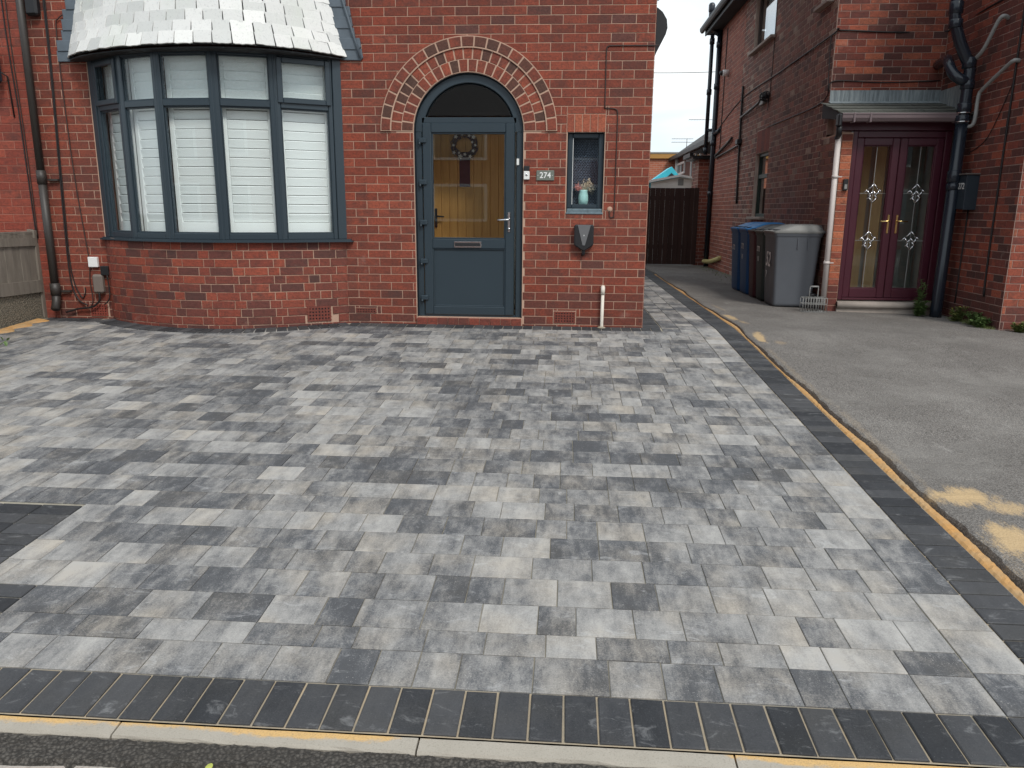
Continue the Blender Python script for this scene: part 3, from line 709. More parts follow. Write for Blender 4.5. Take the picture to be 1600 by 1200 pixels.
# arch rings
ar = Pieces('arch_brick', 'arch_brickwork')
for (r0, r1, n, d, m) in ((.572, .683, 22, .0088, M_BRICKW), (.690, .797, 25, .0092, M_BRICKW), (.805, .893, 21, .026, M_BRICKW)):
    for i in range(n):
        a0 = math.pi*(i+.035)/n; a1 = math.pi*(i+.965)/n
        j = .0038/r0; a0 += j; a1 -= j
        pts = [(DCX+r0*math.cos(a0), DZS+r0*math.sin(a0)), (DCX+r1*math.cos(a0), DZS+r1*math.sin(a0)), (DCX+r1*math.cos((a0+a1)/2), DZS+r1*math.sin((a0+a1)/2)), (DCX+r1*math.cos(a1), DZS+r1*math.sin(a1)), (DCX+r0*math.cos(a1), DZS+r0*math.sin(a1)), (DCX+r0*math.cos((a0+a1)/2), DZS+r0*math.sin((a0+a1)/2))]
        ra = random.random()
        if r0 > .8: ra = ra*.45 if random.random() < .62 else .5+ra*.3
        else: ra = .35+ra*.65 if random.random() < .78 else ra*.3
        ar.poly(ID, pts, d, .003, m, ra=ra)
ar.finish(house)
def annulus(r0, r1, y, n=48, y2=None):
    mb = MB(); vs = []
    for i in range(n+1):
        a = math.pi*i/n
        for r, yy in ((r0, y), (r1, y), (r1, y2 if y2 is not None else y+.01)): vs.append((DCX+r*math.cos(a), yy, DZS+r*math.sin(a)))
    mb.add(vs, [(3*i, 3*(i+1), 3*(i+1)+1, 3*i+1) for i in range(n)]+[(3*i+1, 3*(i+1)+1, 3*(i+1)+2, 3*i+2) for i in range(n)]); return mb
part(annulus(.566, .80, -.0056), 'arch_mortar', M_MORT, house); part(annulus(.79, .902, -.021, y2=.0), 'arch_hood_mortar', M_MORT, house)
lb = Pieces('lintel_brick', 'lintel_brickwork')
for i in range(5): lb.rect(ID, -.018+i*.0775, 1.958, .071, .168, .005, .003, M_BRICKN, ra=.75+.2*random.random(), rb=.1)
lb.finish(house)
tb = Pieces('threshold_brick', 'threshold_bricks')
for i in range(10): tb.rect(ID, DCX-DHW+.004+i*.1125, -.040, .107, .092, .030, .004, M_BRICKB, ra=.1+.3*random.random())
tb.finish(house)
mb = MB(); mb.box(DCX-DHW, DCX+DHW, -.02, .25, -.1, .046); part(mb, 'threshold', M_MORT, house)
# bay plinth
mb = MB(); vs = []
off = .008
for i in range(61):
    p = bayp.at(bayp.len*i/60); q = bayp.at(min(bayp.len, bayp.len*i/60+.02)); o = bayp.at(max(0, bayp.len*i/60-.02)); t = (q-o).normalized(); n = Vector((t.y, -t.x, 0)); p = p-n*.0
    vs += [(p.x, p.y, -.25), (p.x, p.y, .865)]
mb.add(vs, [(2*i, 2*i+2, 2*i+3, 2*i+1) for i in range(60)]); part(mb, 'bay_wall', M_MORT, house)
bb = Pieces('bay_brick', 'bay_brickwork')
z = -.17; k = 0
while z < .85:
    h = min(BH, .865-z); t = -.01-(.06 if k % 2 else 0); j = k % 2
    while t < bayp.len:
        l = .232 if j % 2 == 0 else .115; j += 1
        if t < .30 or t > bayp.len-.33: l = .115
        if bayp.len-(t+l) < .085: l = bayp.len-t+.001
        if t+l < .05: t += l; continue
        a, b = (0 if t < .05 else t), min(t+l, bayp.len)
        if b-a > .03:
            for (u0, u1) in ([(a, b)] if b-a < .15 else [(a, (a+b)/2), ((a+b)/2, b)])[:]:
                pass
            M, ln = bayp.frame(a, b); sag = .004
            dev = 0; pa = bayp.at(a); tg_ = (bayp.at(b)-pa).normalized(); nn = Vector((tg_.y, -tg_.x, 0))
            for q_ in range(1, 8): dev = max(dev, (bayp.at(a+(b-a)*q_/8)-pa).dot(nn))
            xm = bayp.at((a+b)/2).x
            if not (-2.72 < xm < -2.46 and .0 < z+h/2 < .19):
                bb.rect(M, .004, z+.004, ln-.008, h-.0085, .005+min(dev, .012)+random.uniform(0, .0015), .0025, M_BRICKB, ra=(random.random() if random.random() < .85 else .05)*(.45 if z < .12 else 1))
        t += l
    z += BH; k += 1
bb.finish(house)
# air bricks
def air_brick(M, w, h, nx, nz, mat=M_BRICKB):
    mb = MB(); mb.box(0, w, -.002, .03, 0, h, M)
    # grid of bars in front of a dark recess
    cw = w/(nx+.6); ch = h/(nz+.6); bx = cw*.5; bz = ch*.5; f = -.012
    a = MB()
    for i in range(nx+1):
        x = w*.02+i*(w*.96-bx)/nx; a.box(x, x+bx, f, .0, .002, h-.002, M)
    for j in range(nz+1):
        z = h*.03+j*(h*.94-bz)/nz; a.box(.002, w-.002, f+.0015, .0, z, z+bz, M)
    o = part(a, 'air_brick', mat, house, label='terracotta vent brick with square holes'); o.color = (.2, .3, 0, 1)
    b = MB(); b.box(.004, w-.004, -.001, .004, .004, h-.004, M); sub(b, 'vent_hole', M_ANTHD, o)
air_brick(at(-.118, 0, .014), .232, .128, 7, 4); air_brick(at(-2.255, 0, .090), .23, .055, 7, 2); air_brick(at(-5.245, 0, .004), .2, .138, 6, 4, M_BRICKA)
M, ln = bayp.frame(bayp.len-.44, bayp.len-.20); air_brick(M @ at(-.012, -.004, .014), .255, .165, 7, 4)
# --- bay window
FP = [(-4.945, .03), (-4.47, -.285), (-4.01, -.44), (-3.44, -.465), (-2.905, -.30), (-2.355, .03)]
ZB, ZT, ZTR = .872, 2.657, 2.185
def facet(i):
    a, b = Vector((*FP[i], 0)), Vector((*FP[i+1], 0)); ang = math.atan2(b.y-a.y, b.x-a.x); return Matrix.Translation(a) @ Matrix.Rotation(ang, 4, 'Z'), (b-a).length
for i in range(5):
    M, W = facet(i); a = MB(); s = .046; D0, D1 = -.035, .035; bv = .006
    sash = i in (0, 4)
    e0 = .075 if i == 0 else .0; e1 = .075 if i == 4 else .0
    a.box(e0+.002, e0+s, D0, D1, ZB, ZT, M, bv); a.box(W-e1-s, W-e1-.002, D0, D1, ZB, ZT, M, bv)
    if e0: a.box(-.02, e0, D0-.012, D1, ZB, ZT, M, bv)
    if e1: a.box(W-e1, W+.02, D0-.012, D1, ZB, ZT, M, bv)
    a.box(e0+s, W-e1-s, D0+.001, D1, ZB, ZB+.062, M, bv); a.box(e0+s, W-e1-s, D0+.001, D1, ZT-.03, ZT, M, bv); a.box(e0+s, W-e1-s, D0+.001, D1, ZTR-.032, ZTR+.032, M, bv)
    # inner glazing beads, stepped back
    for (z0, z1) in ((ZB+.062, ZTR-.032), (ZTR+.032, ZT-.03)):
        x0, x1 = e0+s, W-e1-s
        for bx in ((x0, x0+.012, z0, z1), (x1-.012, x1, z0, z1), (x0+.012, x1-.012, z0, z0+.012), (x0+.012, x1-.012, z1-.012, z1)): a.box(bx[0], bx[1], D0+.018, .02, bx[2], bx[3], M, .003)
    fr = part(a, 'window_frame', M_ANTH, house)
    x0, x1 = e0+s+.011, W-e1-s-.011
    if sash:
        c = MB(); z0, z1 = ZTR+.016, ZT-.03; w_ = .052; X0, X1 = e0+s*.45, W-e1-s*.45
        for bx in ((X0, X0+w_, z0, z1), (X1-w_, X1, z0, z1), (X0+w_, X1-w_, z0, z0+w_), (X0+w_, X1-w_, z1-w_, z1)): c.box(bx[0], bx[1], D0-.02, D0+.012, bx[2], bx[3], M, .006)
        sub(c, 'casement', M_ANTH, fr, label='top hung opening sash with a thicker frame')
    g = MB(); g.box(x0, x1, -.006, .006, ZB+.073, ZTR-.043, M); sub(g, 'pane', M_GLASS, fr)
    g = MB(); g.box(x0, x1, -.006, .006, ZTR+.043, ZT-.035, M); sub(g, 'pane', M_GLASSO, fr, label='rippled obscure upper pane')
# coupling posts between the lights
for i in range(1, 5):
    a = MB(); x, y = FP[i]; M0, _ = facet(i-1); M1, _ = facet(i); n = ((M0.to_3x3() @ Vector((0, -1, 0)))+(M1.to_3x3() @ Vector((0, -1, 0)))).normalized()
    M = Matrix.Translation((x, y, 0)) @ Matrix.Rotation(math.atan2(n.y, n.x)+math.pi/2, 4, 'Z'); a.box(-.019, .019, -.030, .04, ZB, ZT, M, .004); part(a, 'mullion_post', M_ANTHD if False else M_ANTH, house)
def offpoly(off, ends=0):
    out = []
    for i, (x, y) in enumerate(FP):
        ns = []
        for j in (i-1, i):
            if 0 <= j < 5: ns.append(facet(j)[0].to_3x3() @ Vector((0, -1, 0)))
        n = sum(ns, Vector()); n = n/(n.length_squared)*len(ns) if len(ns) > 1 else n; out.append(Vector((x, y, 0))+n*off)
    return out
def slab(mb, path, z0, z1, yback, bev=0):
    n = len(path); vs = [(p.x, p.y, z0) for p in path]+[(p.x, p.y, z1) for p in path]+[(p.x, yback, z0) for p in path]+[(p.x, yback, z1) for p in path]
    fs = []
    for i in range(n-1):
        fs += [(i, i+1, n+i+1, n+i), (n+i, n+i+1, 3*n+i+1, 3*n+i), (i+1, i, 2*n+i, 2*n+i+1), (2*n+i, 3*n+i, 3*n+i+1, 2*n+i+1)]
    fs += [(0, n, 3*n, 2*n), (n-1, 3*n-1, 4*n-1, 2*n-1)]; mb.add(vs, fs)
def ramp_path(pp): q = [Vector((pp[0].x-.07, -.03, 0))]+pp+[Vector((pp[-1].x+.09, -.03, 0))]; return q
pp = offpoly(.085); pp[0].x = -5.02; pp[0].y = -.05; pp[-1].x = -2.25; pp[-1].y = -.05
a = MB(); slab(a, pp, .845, .862, .05); q = offpoly(.060); q[0].x = -5.0; q[-1].x = -2.27; q[0].y = q[-1].y = -.035; slab(a, q, .862, .874, .05); part(a, 'window_sill', M_ANTH, house, label='projecting anthracite sill following the bay')
# frame head + soffit + roof deck
q = offpoly(.03); a = MB(); slab(a, q, 2.6575, 2.668, .1); part(a, 'head_board', M_SOFF, house)
EAVE = Path2([(-5.165, 0), (-5.10, -.10), (-4.88, -.29), (-4.5, -.49), (-4.05, -.63), (-3.5, -.70), (-2.98, -.62), (-2.62, -.40), (-2.36, -.14), (-2.25, 0)])
def rpath(z):
    ins = .34*(z-2.68) if z < 2.9 else .075+.22*(z-2.9)
    c = Vector((-3.68, 0, 0)); out = []
    for p in EAVE.p:
        v = Vector((p.x-c.x, p.y, 0)); f = Vector((v.x*(1-ins/1.45), min(0, v.y+ins*1.0*(min(1, -v.y/.3))), 0)); out.append(Vector((c.x+f.x, f.y, z)))
    return out
a = MB(); slab(a, [Vector((p.x*.995-.018, p.y*.95, 0)) for p in EAVE.p], 2.646, 2.6565, .02); part(a, 'soffit', M_SOFF, house, label='dark painted soffit under the slates, shade put into its near black')
a = MB(); zs_ = [2.668+.08*i for i in range(20)]; rp = [rpath(z) for z in zs_]; n = len(EAVE.p); vs = [tuple(p+Vector((0, .014, 0))) for r in rp for p in r]
a.add(vs, [(j*n+i, j*n+i+1, (j+1)*n+i+1, (j+1)*n+i) for j in range(19) for i in range(n-1)]); deck = part(a, 'bay_roof', M_SOFF, house)
sl = Pieces('slate', 'slate_courses', 300)
class PolyL:
    def __init__(s, p):
        s.p = p; s.d = [0]
        for a, b in zip(p, p[1:]): s.d.append(s.d[-1]+(b-a).length)
        s.len = s.d[-1]
    at = Path2.at
for k in range(15):
    z0 = 2.672+.0985*k; lo = PolyL(rpath(z0)); hi = PolyL(rpath(z0+.125)); t = -.1 if k % 2 else 0
    while t < lo.len-.02:
        w = random.uniform(.165, .215); u0, u1 = max(0, t), min(lo.len, t+w); t += w
        if u1-u0 < .035: continue
        A, B = lo.at(u0+.0035), lo.at(u1-.0035); Cc, D = hi.at((u1-.002)/lo.len*hi.len), hi.at((u0+.002)/lo.len*hi.len)
        ex = (B-A).normalized(); ez = ((D-A)-ex*(D-A).dot(ex)).normalized(); ey = ez.cross(ex)
        M = Matrix((ex, ey, ez)).transposed().to_4x4(); M.translation = A-ey*.008
        M = M @ Matrix.Rotation(R_(1.6), 4, 'X')
        W = (B-A).length; H = .122; wd = max(.02, (Cc-D).length); sh = (D-A).dot(ex)
        nb = max(3, int(W/.028)); dz_ = random.uniform(-.005, .005); pts = [(W*i/nb, dz_+random.uniform(-.004, .003)) for i in range(nb+1)]
        pts[0] = (.002, random.uniform(.0, .006)); pts[-1] = (W-.002, random.uniform(0, .006))
        pts += [(sh+wd, H), (sh, H)]
        cx = sum(p[0] for p in pts)/len(pts)
        sl.poly(M, pts, .011+random.uniform(0, .004), .0015, M_SLATE)
sl.finish(deck)
for sgn, xo in ((1, .165), (-1, .12)):
    for k in range(15):
        z0 = 2.645+.0985*k; r = rpath(max(2.68, z0)); xe = r[-1].x if sgn > 0 else r[0].x
        x1 = xe+sgn*(xo-.012*k*(.3 if sgn > 0 else .2)+.012*math.sin(k*2.1)); a0, a1 = sorted((xe-sgn*.05, x1))
        if sgn > 0: pts = [(a0, z0), (a1-.02, z0-.004), (a1+.004, z0+.022), (a1-.008, z0+.105), (a0, z0+.105)]
        else: pts = [(a0+.008, z0), (a1, z0), (a1, z0+.105), (a0+.004, z0+.105)]
        fl = MB(); fl.prism(pts, .022+.01*(k % 2), .004, y0=-.004); part(fl, 'verge_slate', M_LEAD, house, label='dark lead grey verge piece where the bay roof meets the wall')
f2 = MB(); f2.tube([(-2.10, -.045, 2.66), (-2.17, -.05, 2.9), (-2.26, -.05, 3.2), (-2.40, -.05, 4.1)], .012, 6); part(f2, 'lead_roll', M_LEAD, house)
# main roof above the picture
mb = MB(); mb.add([(XL, -.35, WT-.05), (XR+.15, -.35, WT-.05), (XR+.15, 3.9, 7.6), (XL, 3.9, 7.6), (XR+.15, 8.2, WT-.05), (XL, 8.2, WT-.05)], [(0, 1, 2, 3), (3, 2, 4, 5), (0, 5, 4, 1), (1, 4, 2), (0, 3, 5)]); part(mb, 'roof', M_ROOF, house)
# --- shutters
def slat_m(M, x0, x1, z, a): return M @ Matrix.Translation(((x0+x1)/2, .088, z)) @ Matrix.Rotation(R_(a), 4, 'X')
slat_mb = {}
names = ['white louvred shutter behind the far left oblique bay light', 'white louvred shutter in second bay light from the downpipe', 'white louvred shutter behind the centre bay light', 'white louvred shutter behind the fourth bay light', 'white louvred shutter behind the bay light nearest the door']
for i in range(5):
    M, W = facet(i); b = M @ Vector((W/2, .12, ZB)); th = thing('window_shutter', names[i], 'shutter', tuple(b), 'plantation shutters inside the bay window')
    fx0, fx1 = .035, W-.035
    if i == 0: fx0 += .03
    if i == 4: fx1 -= .05
    fm = MB(); st = .05
    fm.box(fx0, fx0+st, .074, .102, ZB+.04, ZT-.012, M, .003); fm.box(fx1-st, fx1, .074, .102, ZB+.04, ZT-.012, M, .003)
    for z0, z1 in ((ZB+.04, ZB+.17), (ZTR-.05, ZTR+.05), (ZT-.08, ZT-.012)): fm.box(fx0+st, fx1-st, .075, .101, z0, z1, M, .003)
    part(fm, 'frame', M_WHITE, th)
    sw = fx1-fx0-2*st-.004; key = round(sw, 3)
    s_ = MB(); s_.prism([(-sw/2, -.0433), (sw/2, -.0433), (sw/2, .0433), (-sw/2, .0433)], .010, .004, y0=.005, back=True); me = s_.mesh('slat'); me.materials.append(M_WHITE)
    for z0, n in ((ZB+.17+.047, 12), (ZTR+.05+.045, 4)):
        pit = .0905 if n > 5 else .0855
        for j in range(n):
            o = bpy.data.objects.new('slat', me); col.objects.link(o); o.parent = th; o.matrix_parent_inverse = Matrix.Translation(th.location).inverted()
            o.matrix_basis = slat_m(M, fx0+st, fx1-st, z0+j*pit, 14)
# dim room behind the bay and the door
def room(name, x0, x1, y0, y1, z0, z1, mat, par):
    mb = MB(); vs = [(x, y, z) for z in (z0, z1) for y in (y0, y1) for x in (x0, x1)]
    mb.add(vs, [(0, 1, 3, 2), (4, 6, 7, 5), (2, 3, 7, 6), (0, 2, 6, 4), (1, 5, 7, 3)]); part(mb, name, mat, par)
room('bay_room', -5.2, -2.1, .26, 3, .0, 2.7, plain('dim_room_wall', (.16, .15, .14), .9), house)
mb = MB(); mb.box(-4.93, -4.902, .0, .26, .87, 2.64); mb.box(-2.398, -2.37, .0, .26, .87, 2.64); part(mb, 'window_lining', M_WHITE, house)
room('porch_room', DCX-.72, DCX+.66, .24, 1.05, .03, 2.62, M_DARKIN, house)
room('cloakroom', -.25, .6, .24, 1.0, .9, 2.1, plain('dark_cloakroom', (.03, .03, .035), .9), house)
# --- front door, frame, fanlight
fr = MB(); Y0, Y1 = .045, .115; XA, XB = DCX-DHW+.010, DCX+DHW-.010; fwid = .066
fr.box(XA, XA+fwid, Y0, Y1, .058, DZS, bev=.006); fr.box(XB-fwid, XB, Y0, Y1, .058, DZS, bev=.006); fr.box(XA+fwid, XB-fwid, Y0+.001, Y1, .058, .085, bev=.004)
fr.box(XA+fwid, XB-fwid, Y0, Y1, 2.045, 2.105, bev=.006)
def arch_band(mb, r0, r1, y0, y1, n=40, a0=0, a1=math.pi, bv=.006):
    prof = [(r0, y1), (r0, y0+bv), (r0+bv, y0), (r1-bv, y0), (r1, y0+bv), (r1, y1)]; vs = []
    for i in range(n+1):
        a = a0+(a1-a0)*i/n
        for r, y in prof: vs.append((DCX+r*math.cos(a), y, DZS+r*math.sin(a)))
    mb.add(vs, [(6*i+k, 6*(i+1)+k, 6*(i+1)+k+1, 6*i+k+1) for i in range(n) for k in range(5)])
RO = DHW-.010
arch_band(fr, RO-.085, RO, Y0, Y1)
for a_ in (0, 1):
    arch_band(fr, RO-.098, RO-.0845, Y0+.016, Y1-.01, bv=.003)
dframe = part(fr, 'door_frame', M_ANTH, house, label='arched anthracite outer frame with fanlight')
gp = []; rr = RO-.092; zc = 2.105
a0 = math.asin((zc-DZS)/rr)
pts = [(DCX+rr*math.cos(a0+(math.pi-2*a0)*i/30), DZS+rr*math.sin(a0+(math.pi-2*a0)*i/30)) for i in range(31)]
g = MB(); g.prism(pts, .012, .001, y0=Y0+.042, back=True); sub(g, 'pane', M_GLASSD, dframe, label='half round fanlight glass')
g = MB(); g.box(XA-.0105, XA-.001, .002, .16, .052, DZS); g.box(XB+.001, XB+.0105, .002, .16, .052, DZS); arch_band(g, RO+.001, RO+.0135, .002, .16, bv=.001); sub(g, 'shadow_gap_strip', M_ANTHD, dframe)  # near-black strips put the shade of the gap round the frame into colour
dl = MB(); LX0, LX1, LZ0, LZ1 = -1.503, -.549, .082, 2.047; F = .030; gz0, gz1, gx0, gx1 = .885, 1.955, -1.412, -.643
dl.box(LX0, gx0, F, .10, LZ0, LZ1, bev=.008); dl.box(gx1, LX1, F, .10, LZ0, LZ1, bev=.008); dl.box(gx0, gx1, F+.001, .10, gz1, LZ1, bev=.006)
dl.box(gx0, gx1, F+.001, .10, .785, gz0, bev=.006); dl.box(gx0, gx1, F+.001, .10, LZ0, .172, bev=.006)
for bx in ((gx0, gx0+.014, gz0, gz1), (gx1-.014, gx1, gz0, gz1), (gx0+.014, gx1-.014, gz0, gz0+.014), (gx0+.014, gx1-.014, gz1-.014, gz1)): dl.box(bx[0], bx[1], F+.012, .09, bx[2], bx[3], bev=.004)
for bx in ((gx0, gx0+.012, .172, .785), (gx1-.012, gx1, .172, .785), (gx0+.012, gx1-.012, .172, .184), (gx0+.012, gx1-.012, .773, .785)): dl.box(bx[0], bx[1], F+.008, .09, bx[2], bx[3], bev=.004)
door = part(dl, 'front_door', M_ANTH, house, label='anthracite half glazed door leaf')
g = MB(); g.box(gx0+.012, gx1-.012, .058, .066, gz0+.012, gz1-.012); sub(g, 'pane', M_GLASSD, door)
g = MB(); g.box(gx0+.010, gx1-.010, .052, .085, .182, .776); sub(g, 'panel', M_ANTH, door)
for z in (1.878, 1.461, 1.052, .650, .262):
    h = MB(); h.box(-1.545, -1.463, F-.022, F+.004, z-.026, z+.026, bev=.008); h.tube([(-1.530, F-.012, z-.045), (-1.530, F-.012, z-.02)], .011, 8); sub(h, 'hinge', M_ANTH, door)
h = MB(); h.box(-1.183, -.893, F-.012, F+.002, .795, .862, bev=.005); lp = sub(h, 'letter_plate', M_CHROME, door)
h = MB(); h.box(-1.172, -.904, F-.0145, F-.010, .812, .845, bev=.002); sub(h, 'letter_flap', M_BLACK, lp, label='dark reflective flap')
h = MB(); h.box(-.618, -.587, F-.010, F+.002, .96, 1.165, bev=.007); h.tube([(-.603, F-.005, 1.09), (-.603, F-.05, 1.09), (-.612, F-.055, 1.088), (-.72, F-.052, 1.083)], [.011, .011, .011, .008], 10); h.tube([(-.603, F-.02, .995), (-.603, F, .995)], .012, 10); sub(h, 'handle', M_CHROME, door)
h = MB(); h.box(-.529, -.503, Y0-.018, Y0+.002, 1.635, 1.70, bev=.004); part(h, 'door_sensor', M_WPVC, house, label='small white alarm contact on the door frame')
# inner oak door in the vestibule
Mi = Matrix.Identity(4); idr = MB(); YI = .98
xs_ = [-1.55+.0945*i for i in range(9)]
oak = MB(); oak.box(-1.56, -.70, YI+.012, YI+.05, .05, 2.17); oakd = part(oak, 'inner_door', M_OAK, house, label='golden oak boarded inner door seen through the glass')
for i in range(9):
    w_ = MB(); x0 = -1.56+.0955*i
    if -1.36 < x0+.05 < -1.02 and False: continue
    w_.box(x0+.002, x0+.0935, YI, YI+.014, .05, 2.17, bev=.003); sub(w_, 'board', M_OAK, oakd)
h = MB(); h.box(-1.265, -1.110, YI-.010, YI+.001, 1.43, 1.83, bev=.004); wn = sub(h, 'window_frame', M_OAK, oakd)
h = MB(); h.box(-1.250, -1.125, YI-.014, YI-.008, 1.445, 1.83); sub(h, 'pane', plain('dark_purple_glass', (.035, .018, .04), .12), wn)
h = MB(); h.box(-1.545, -1.515, YI-.012, YI, .98, 1.20, bev=.006); h.tube([(-1.53, YI-.01, 1.11), (-1.53, YI-.05, 1.11), (-1.43, YI-.05, 1.105)], [.011, .011, .008], 8); sub(h, 'handle', M_BLACK, oakd)
h = MB(); h.box(-.70, -.60, YI-.03, YI+.05, .05, 2.4, bev=.006); h.box(-.60, -.36, YI-.0, YI+.05, .05, 2.4); part(h, 'inner_frame', M_WPVC, house, label='white frame beside the oak inner door')
m = MB(); m.box(DCX-.71, DCX+.65, .80, 1.04, 2.20, 2.61); part(m, 'fanlight_dark_panel', plain('interior_shade_paint', (.02, .018, .022), .6), house)  # added dark panel; dimness behind the fanlight is put into its colour
# wreath
wr = thing('wreath', 'twiggy wreath with pale stars and cones hung on the oak inner door', 'wreath', (-1.17, YI-.03, 1.90))
tw = MB(); WC = Vector((-1.185, YI-.045, 1.90))
for i in range(170):
    a = random.uniform(0, 2*math.pi); r = .122+random.uniform(-.028, .028); da = random.uniform(.25, .6); p = []
    for k in range(3):
        aa = a+da*(k-1)*.7; r2 = r+random.uniform(-.016, .016); p.append(WC+Vector((math.cos(aa)*r2, random.uniform(-.025, .015), math.sin(aa)*r2)))
    tw.tube(p, [.005, .0045, .002], 4)
part(tw, 'twig_ring', plain('dark_twig', (.19, .12, .10), .8, .5, 60), wr, stuff=True)
PALE = plain('pale_wood_star', (.84, .76, .68), .7)
for a_, r_, s_ in ((100, .12, .016), (135, .13, .02), (60, .12, .017), (40, .14, .021), (250, .13, .024), (275, .10, .017), (300, .14, .018), (215, .14, .018), (330, .12, .016), (0, .13, .015), (180, .12, .014), (20, .10, .013), (235, .10, .013)):
    c = WC+Vector((math.cos(R_(a_))*r_, -.035, math.sin(R_(a_))*r_)); s_ *= 1.35; st = MB(); pts = [(c.x+s_*(1 if k % 2 == 0 else .5)*math.cos(k*math.pi/5), c.z+s_*(1 if k % 2 == 0 else .5)*math.sin(k*math.pi/5)) for k in range(10)]
    st.prism(pts, .006, .001, y0=c.y); part(st, 'star', PALE, wr)
# --- small window
sw = MB(); Y0, Y1 = .045, .11; x0, x1, z0, z1 = -.008, .358, 1.168, 1.952
for bx in ((x0, x0+.052, z0+.04, z1), (x1-.052, x1, z0+.04, z1), (x0+.052, x1-.052, z1-.048, z1), (x0+.052, x1-.052, z0+.04, z0+.08)): sw.box(bx[0], bx[1], Y0, Y1, bx[2], bx[3], bev=.006)
swf = part(sw, 'window_frame', M_ANTH, house, label='narrow anthracite frame of the small side window')
g = MB(); g.box(x0+.05, x1-.05, Y0+.02, Y0+.028, z0+.078, z1-.046); sub(g, 'pane', M_GLASS, swf)
g = MB(); g.box(x0+.05, x0+.057, Y0+.008, Y0+.022, z0+.08, z1-.05); sub(g, 'bead', M_WPVC, swf, label='pale chipped glazing bead')
s_ = MB(); s_.box(-.008, .358, .0, .12, 1.150, 1.205, bev=.008); s_.box(-.016, .366, -.012, .04, 1.148, 1.166, bev=.005); part(s_, 'window_sill', plain('chipped_blue_grey_sill', (.12, .165, .19), .6, .6, 30), house)
g = MB()
for bx in ((-.0118, -.0085, 1.20, 1.955), (.3585, .3618, 1.20, 1.955), (-.0118, .3618, 1.9525, 1.9548)): g.box(bx[0], bx[1], .001, .10, bx[2], bx[3])
sub(g, 'shadow_gap_strip', M_ANTHD, swf)  # dark strips colour in the shaded gap between brick and frame
lc = MB()       # lace blind: a mesh of small scallops
nx, nzz = 16, 40; X0, X1, Z0, Z1 = x0+.05, x1-.05, 1.25, z1-.05; w_ = (X1-X0)/nx; h_ = (Z1-Z0)/nzz
for j in range(nzz):
    for i in range(nx):
        cx = X0+(i+.5+(.5 if j % 2 else 0))*w_
        if cx > X1: continue
        cz = Z0+(j+.5)*h_; t = [(cx+w_*.47*math.cos(math.pi*k/4), .092, cz-h_*.5+h_*.85*math.sin(math.pi*k/4)) for k in range(5)]
        lc.tube([(a_, b_+.105, c_) for a_, b_, c_ in t], .0026, 3, cap=False)
tag(lc.build('lace_blind', plain('dark_lace', (.20, .25, .34), .8)), 'dark patterned lace blind behind the small side window', 'blind')
vt = thing('vase', 'pale turquoise vase of dried flowers behind the small window', 'vase', (.17, .15, 1.2))
v = MB(); v.lathe([(.030, 0), (.046, .01), (.052, .05), (.050, .10), (.040, .135), (.044, .15)], 20, at(.165, .14, 1.245)); part(v, 'pot', plain('pale_turquoise_glaze', (.45, .74, .72), .35), vt)
inner = MB(); inner.box(x0+.02, x1-.02, .11, .24, 1.2, 1.235); part(inner, 'inner_sill', M_WPVC, house)
for nm, cc, n, cx, cz, sx, sz in (('dried_grass', (.70, .56, .42), 110, .20, 1.44, .075, .055), ('pink_flower', (.80, .30, .27), 50, .10, 1.42, .035, .035), ('grey_sprig', (.40, .40, .34), 26, .25, 1.40, .03, .04)):
    f_ = MB()
    for i in range(n):
        p = Vector((cx+random.gauss(0, sx*.5), .135+random.uniform(-.02, .03), cz+random.gauss(0, sz*.5))); b = Vector((.165+random.uniform(-.02, .02), .14, 1.38)); f_.tube([b, (b+p)/2+Vector((random.uniform(-.01, .01), 0, .01)), p], [.0012, .001, .0008], 3)
        for k in range(3):
            a = Vector((random.uniform(-1, 1), random.uniform(-1, 1), random.uniform(-1, 1))).normalized()*.009; b2 = Vector((random.uniform(-1, 1), random.uniform(-1, 1), random.uniform(-1, 1))).normalized()*.009
            f_.add([p, p+a, p+a+b2, p+b2], [(0, 1, 2, 3)])
    part(f_, nm, plain(nm+'_petals', cc, .8, .4, 90), vt, stuff=True)
# --- things on the house front
def flat_box(name, label, cat, x0, x1, z0, z1, d, mat, y0=-.005, bev=.006):
    m = MB(); m.box(x0, x1, y0-d, y0, z0, z1, bev=bev); return tag(m.build(name, mat), label, cat)
pl = flat_box('house_number_plaque', 'grey slate plaque reading 274 between doorbell and small window', 'house number', -.322, -.140, 1.483, 1.583, .012, plain('green_grey_slate', (.15, .165, .14), .6, .15, 30), bev=.004)
lettering('274', .082, at(-.231, -.0185, 1.532), M_WPVC, pl, .95)
for x in (-.306, -.156): d_ = MB(); d_.lathe([(.0035, 0), (.0035, .002)], 8, at(x, -.0172, 1.533) @ Matrix.Rotation(R_(90), 4, 'X')); sub(d_, 'dot', M_WPVC, pl)
db = flat_box('doorbell', 'white and black video doorbell beside the arched door frame', 'doorbell', -.452, -.392, 1.49, 1.575, .022, M_WPVC)
m = MB(); m.box(-.452, -.392, -.028, -.005, 1.576, 1.625, bev=.006); sub(m, 'camera_cover', M_BLACK, db)
m = MB(); m.lathe([(.012, 0), (.012, .003), (.009, .004)], 16, at(-.422, -.027, 1.538) @ Matrix.Rotation(R_(90), 4, 'X')); sub(m, 'button', M_CHROME, db)
ch = thing('charger_box', 'black car charger with grey wedge fixed under the small window', 'charger', (.178, -.02, .93))
m = MB(); pts = [(.083, .835), (.15, .79), (.178, .775), (.206, .79), (.272, .835), (.277, .86), (.277, 1.03), (.265, 1.045), (.090, 1.045), (.078, 1.03), (.078, .86)]
m.prism(pts, .085, .012, y0=-.004); part(m, 'body', M_BLACK, ch)
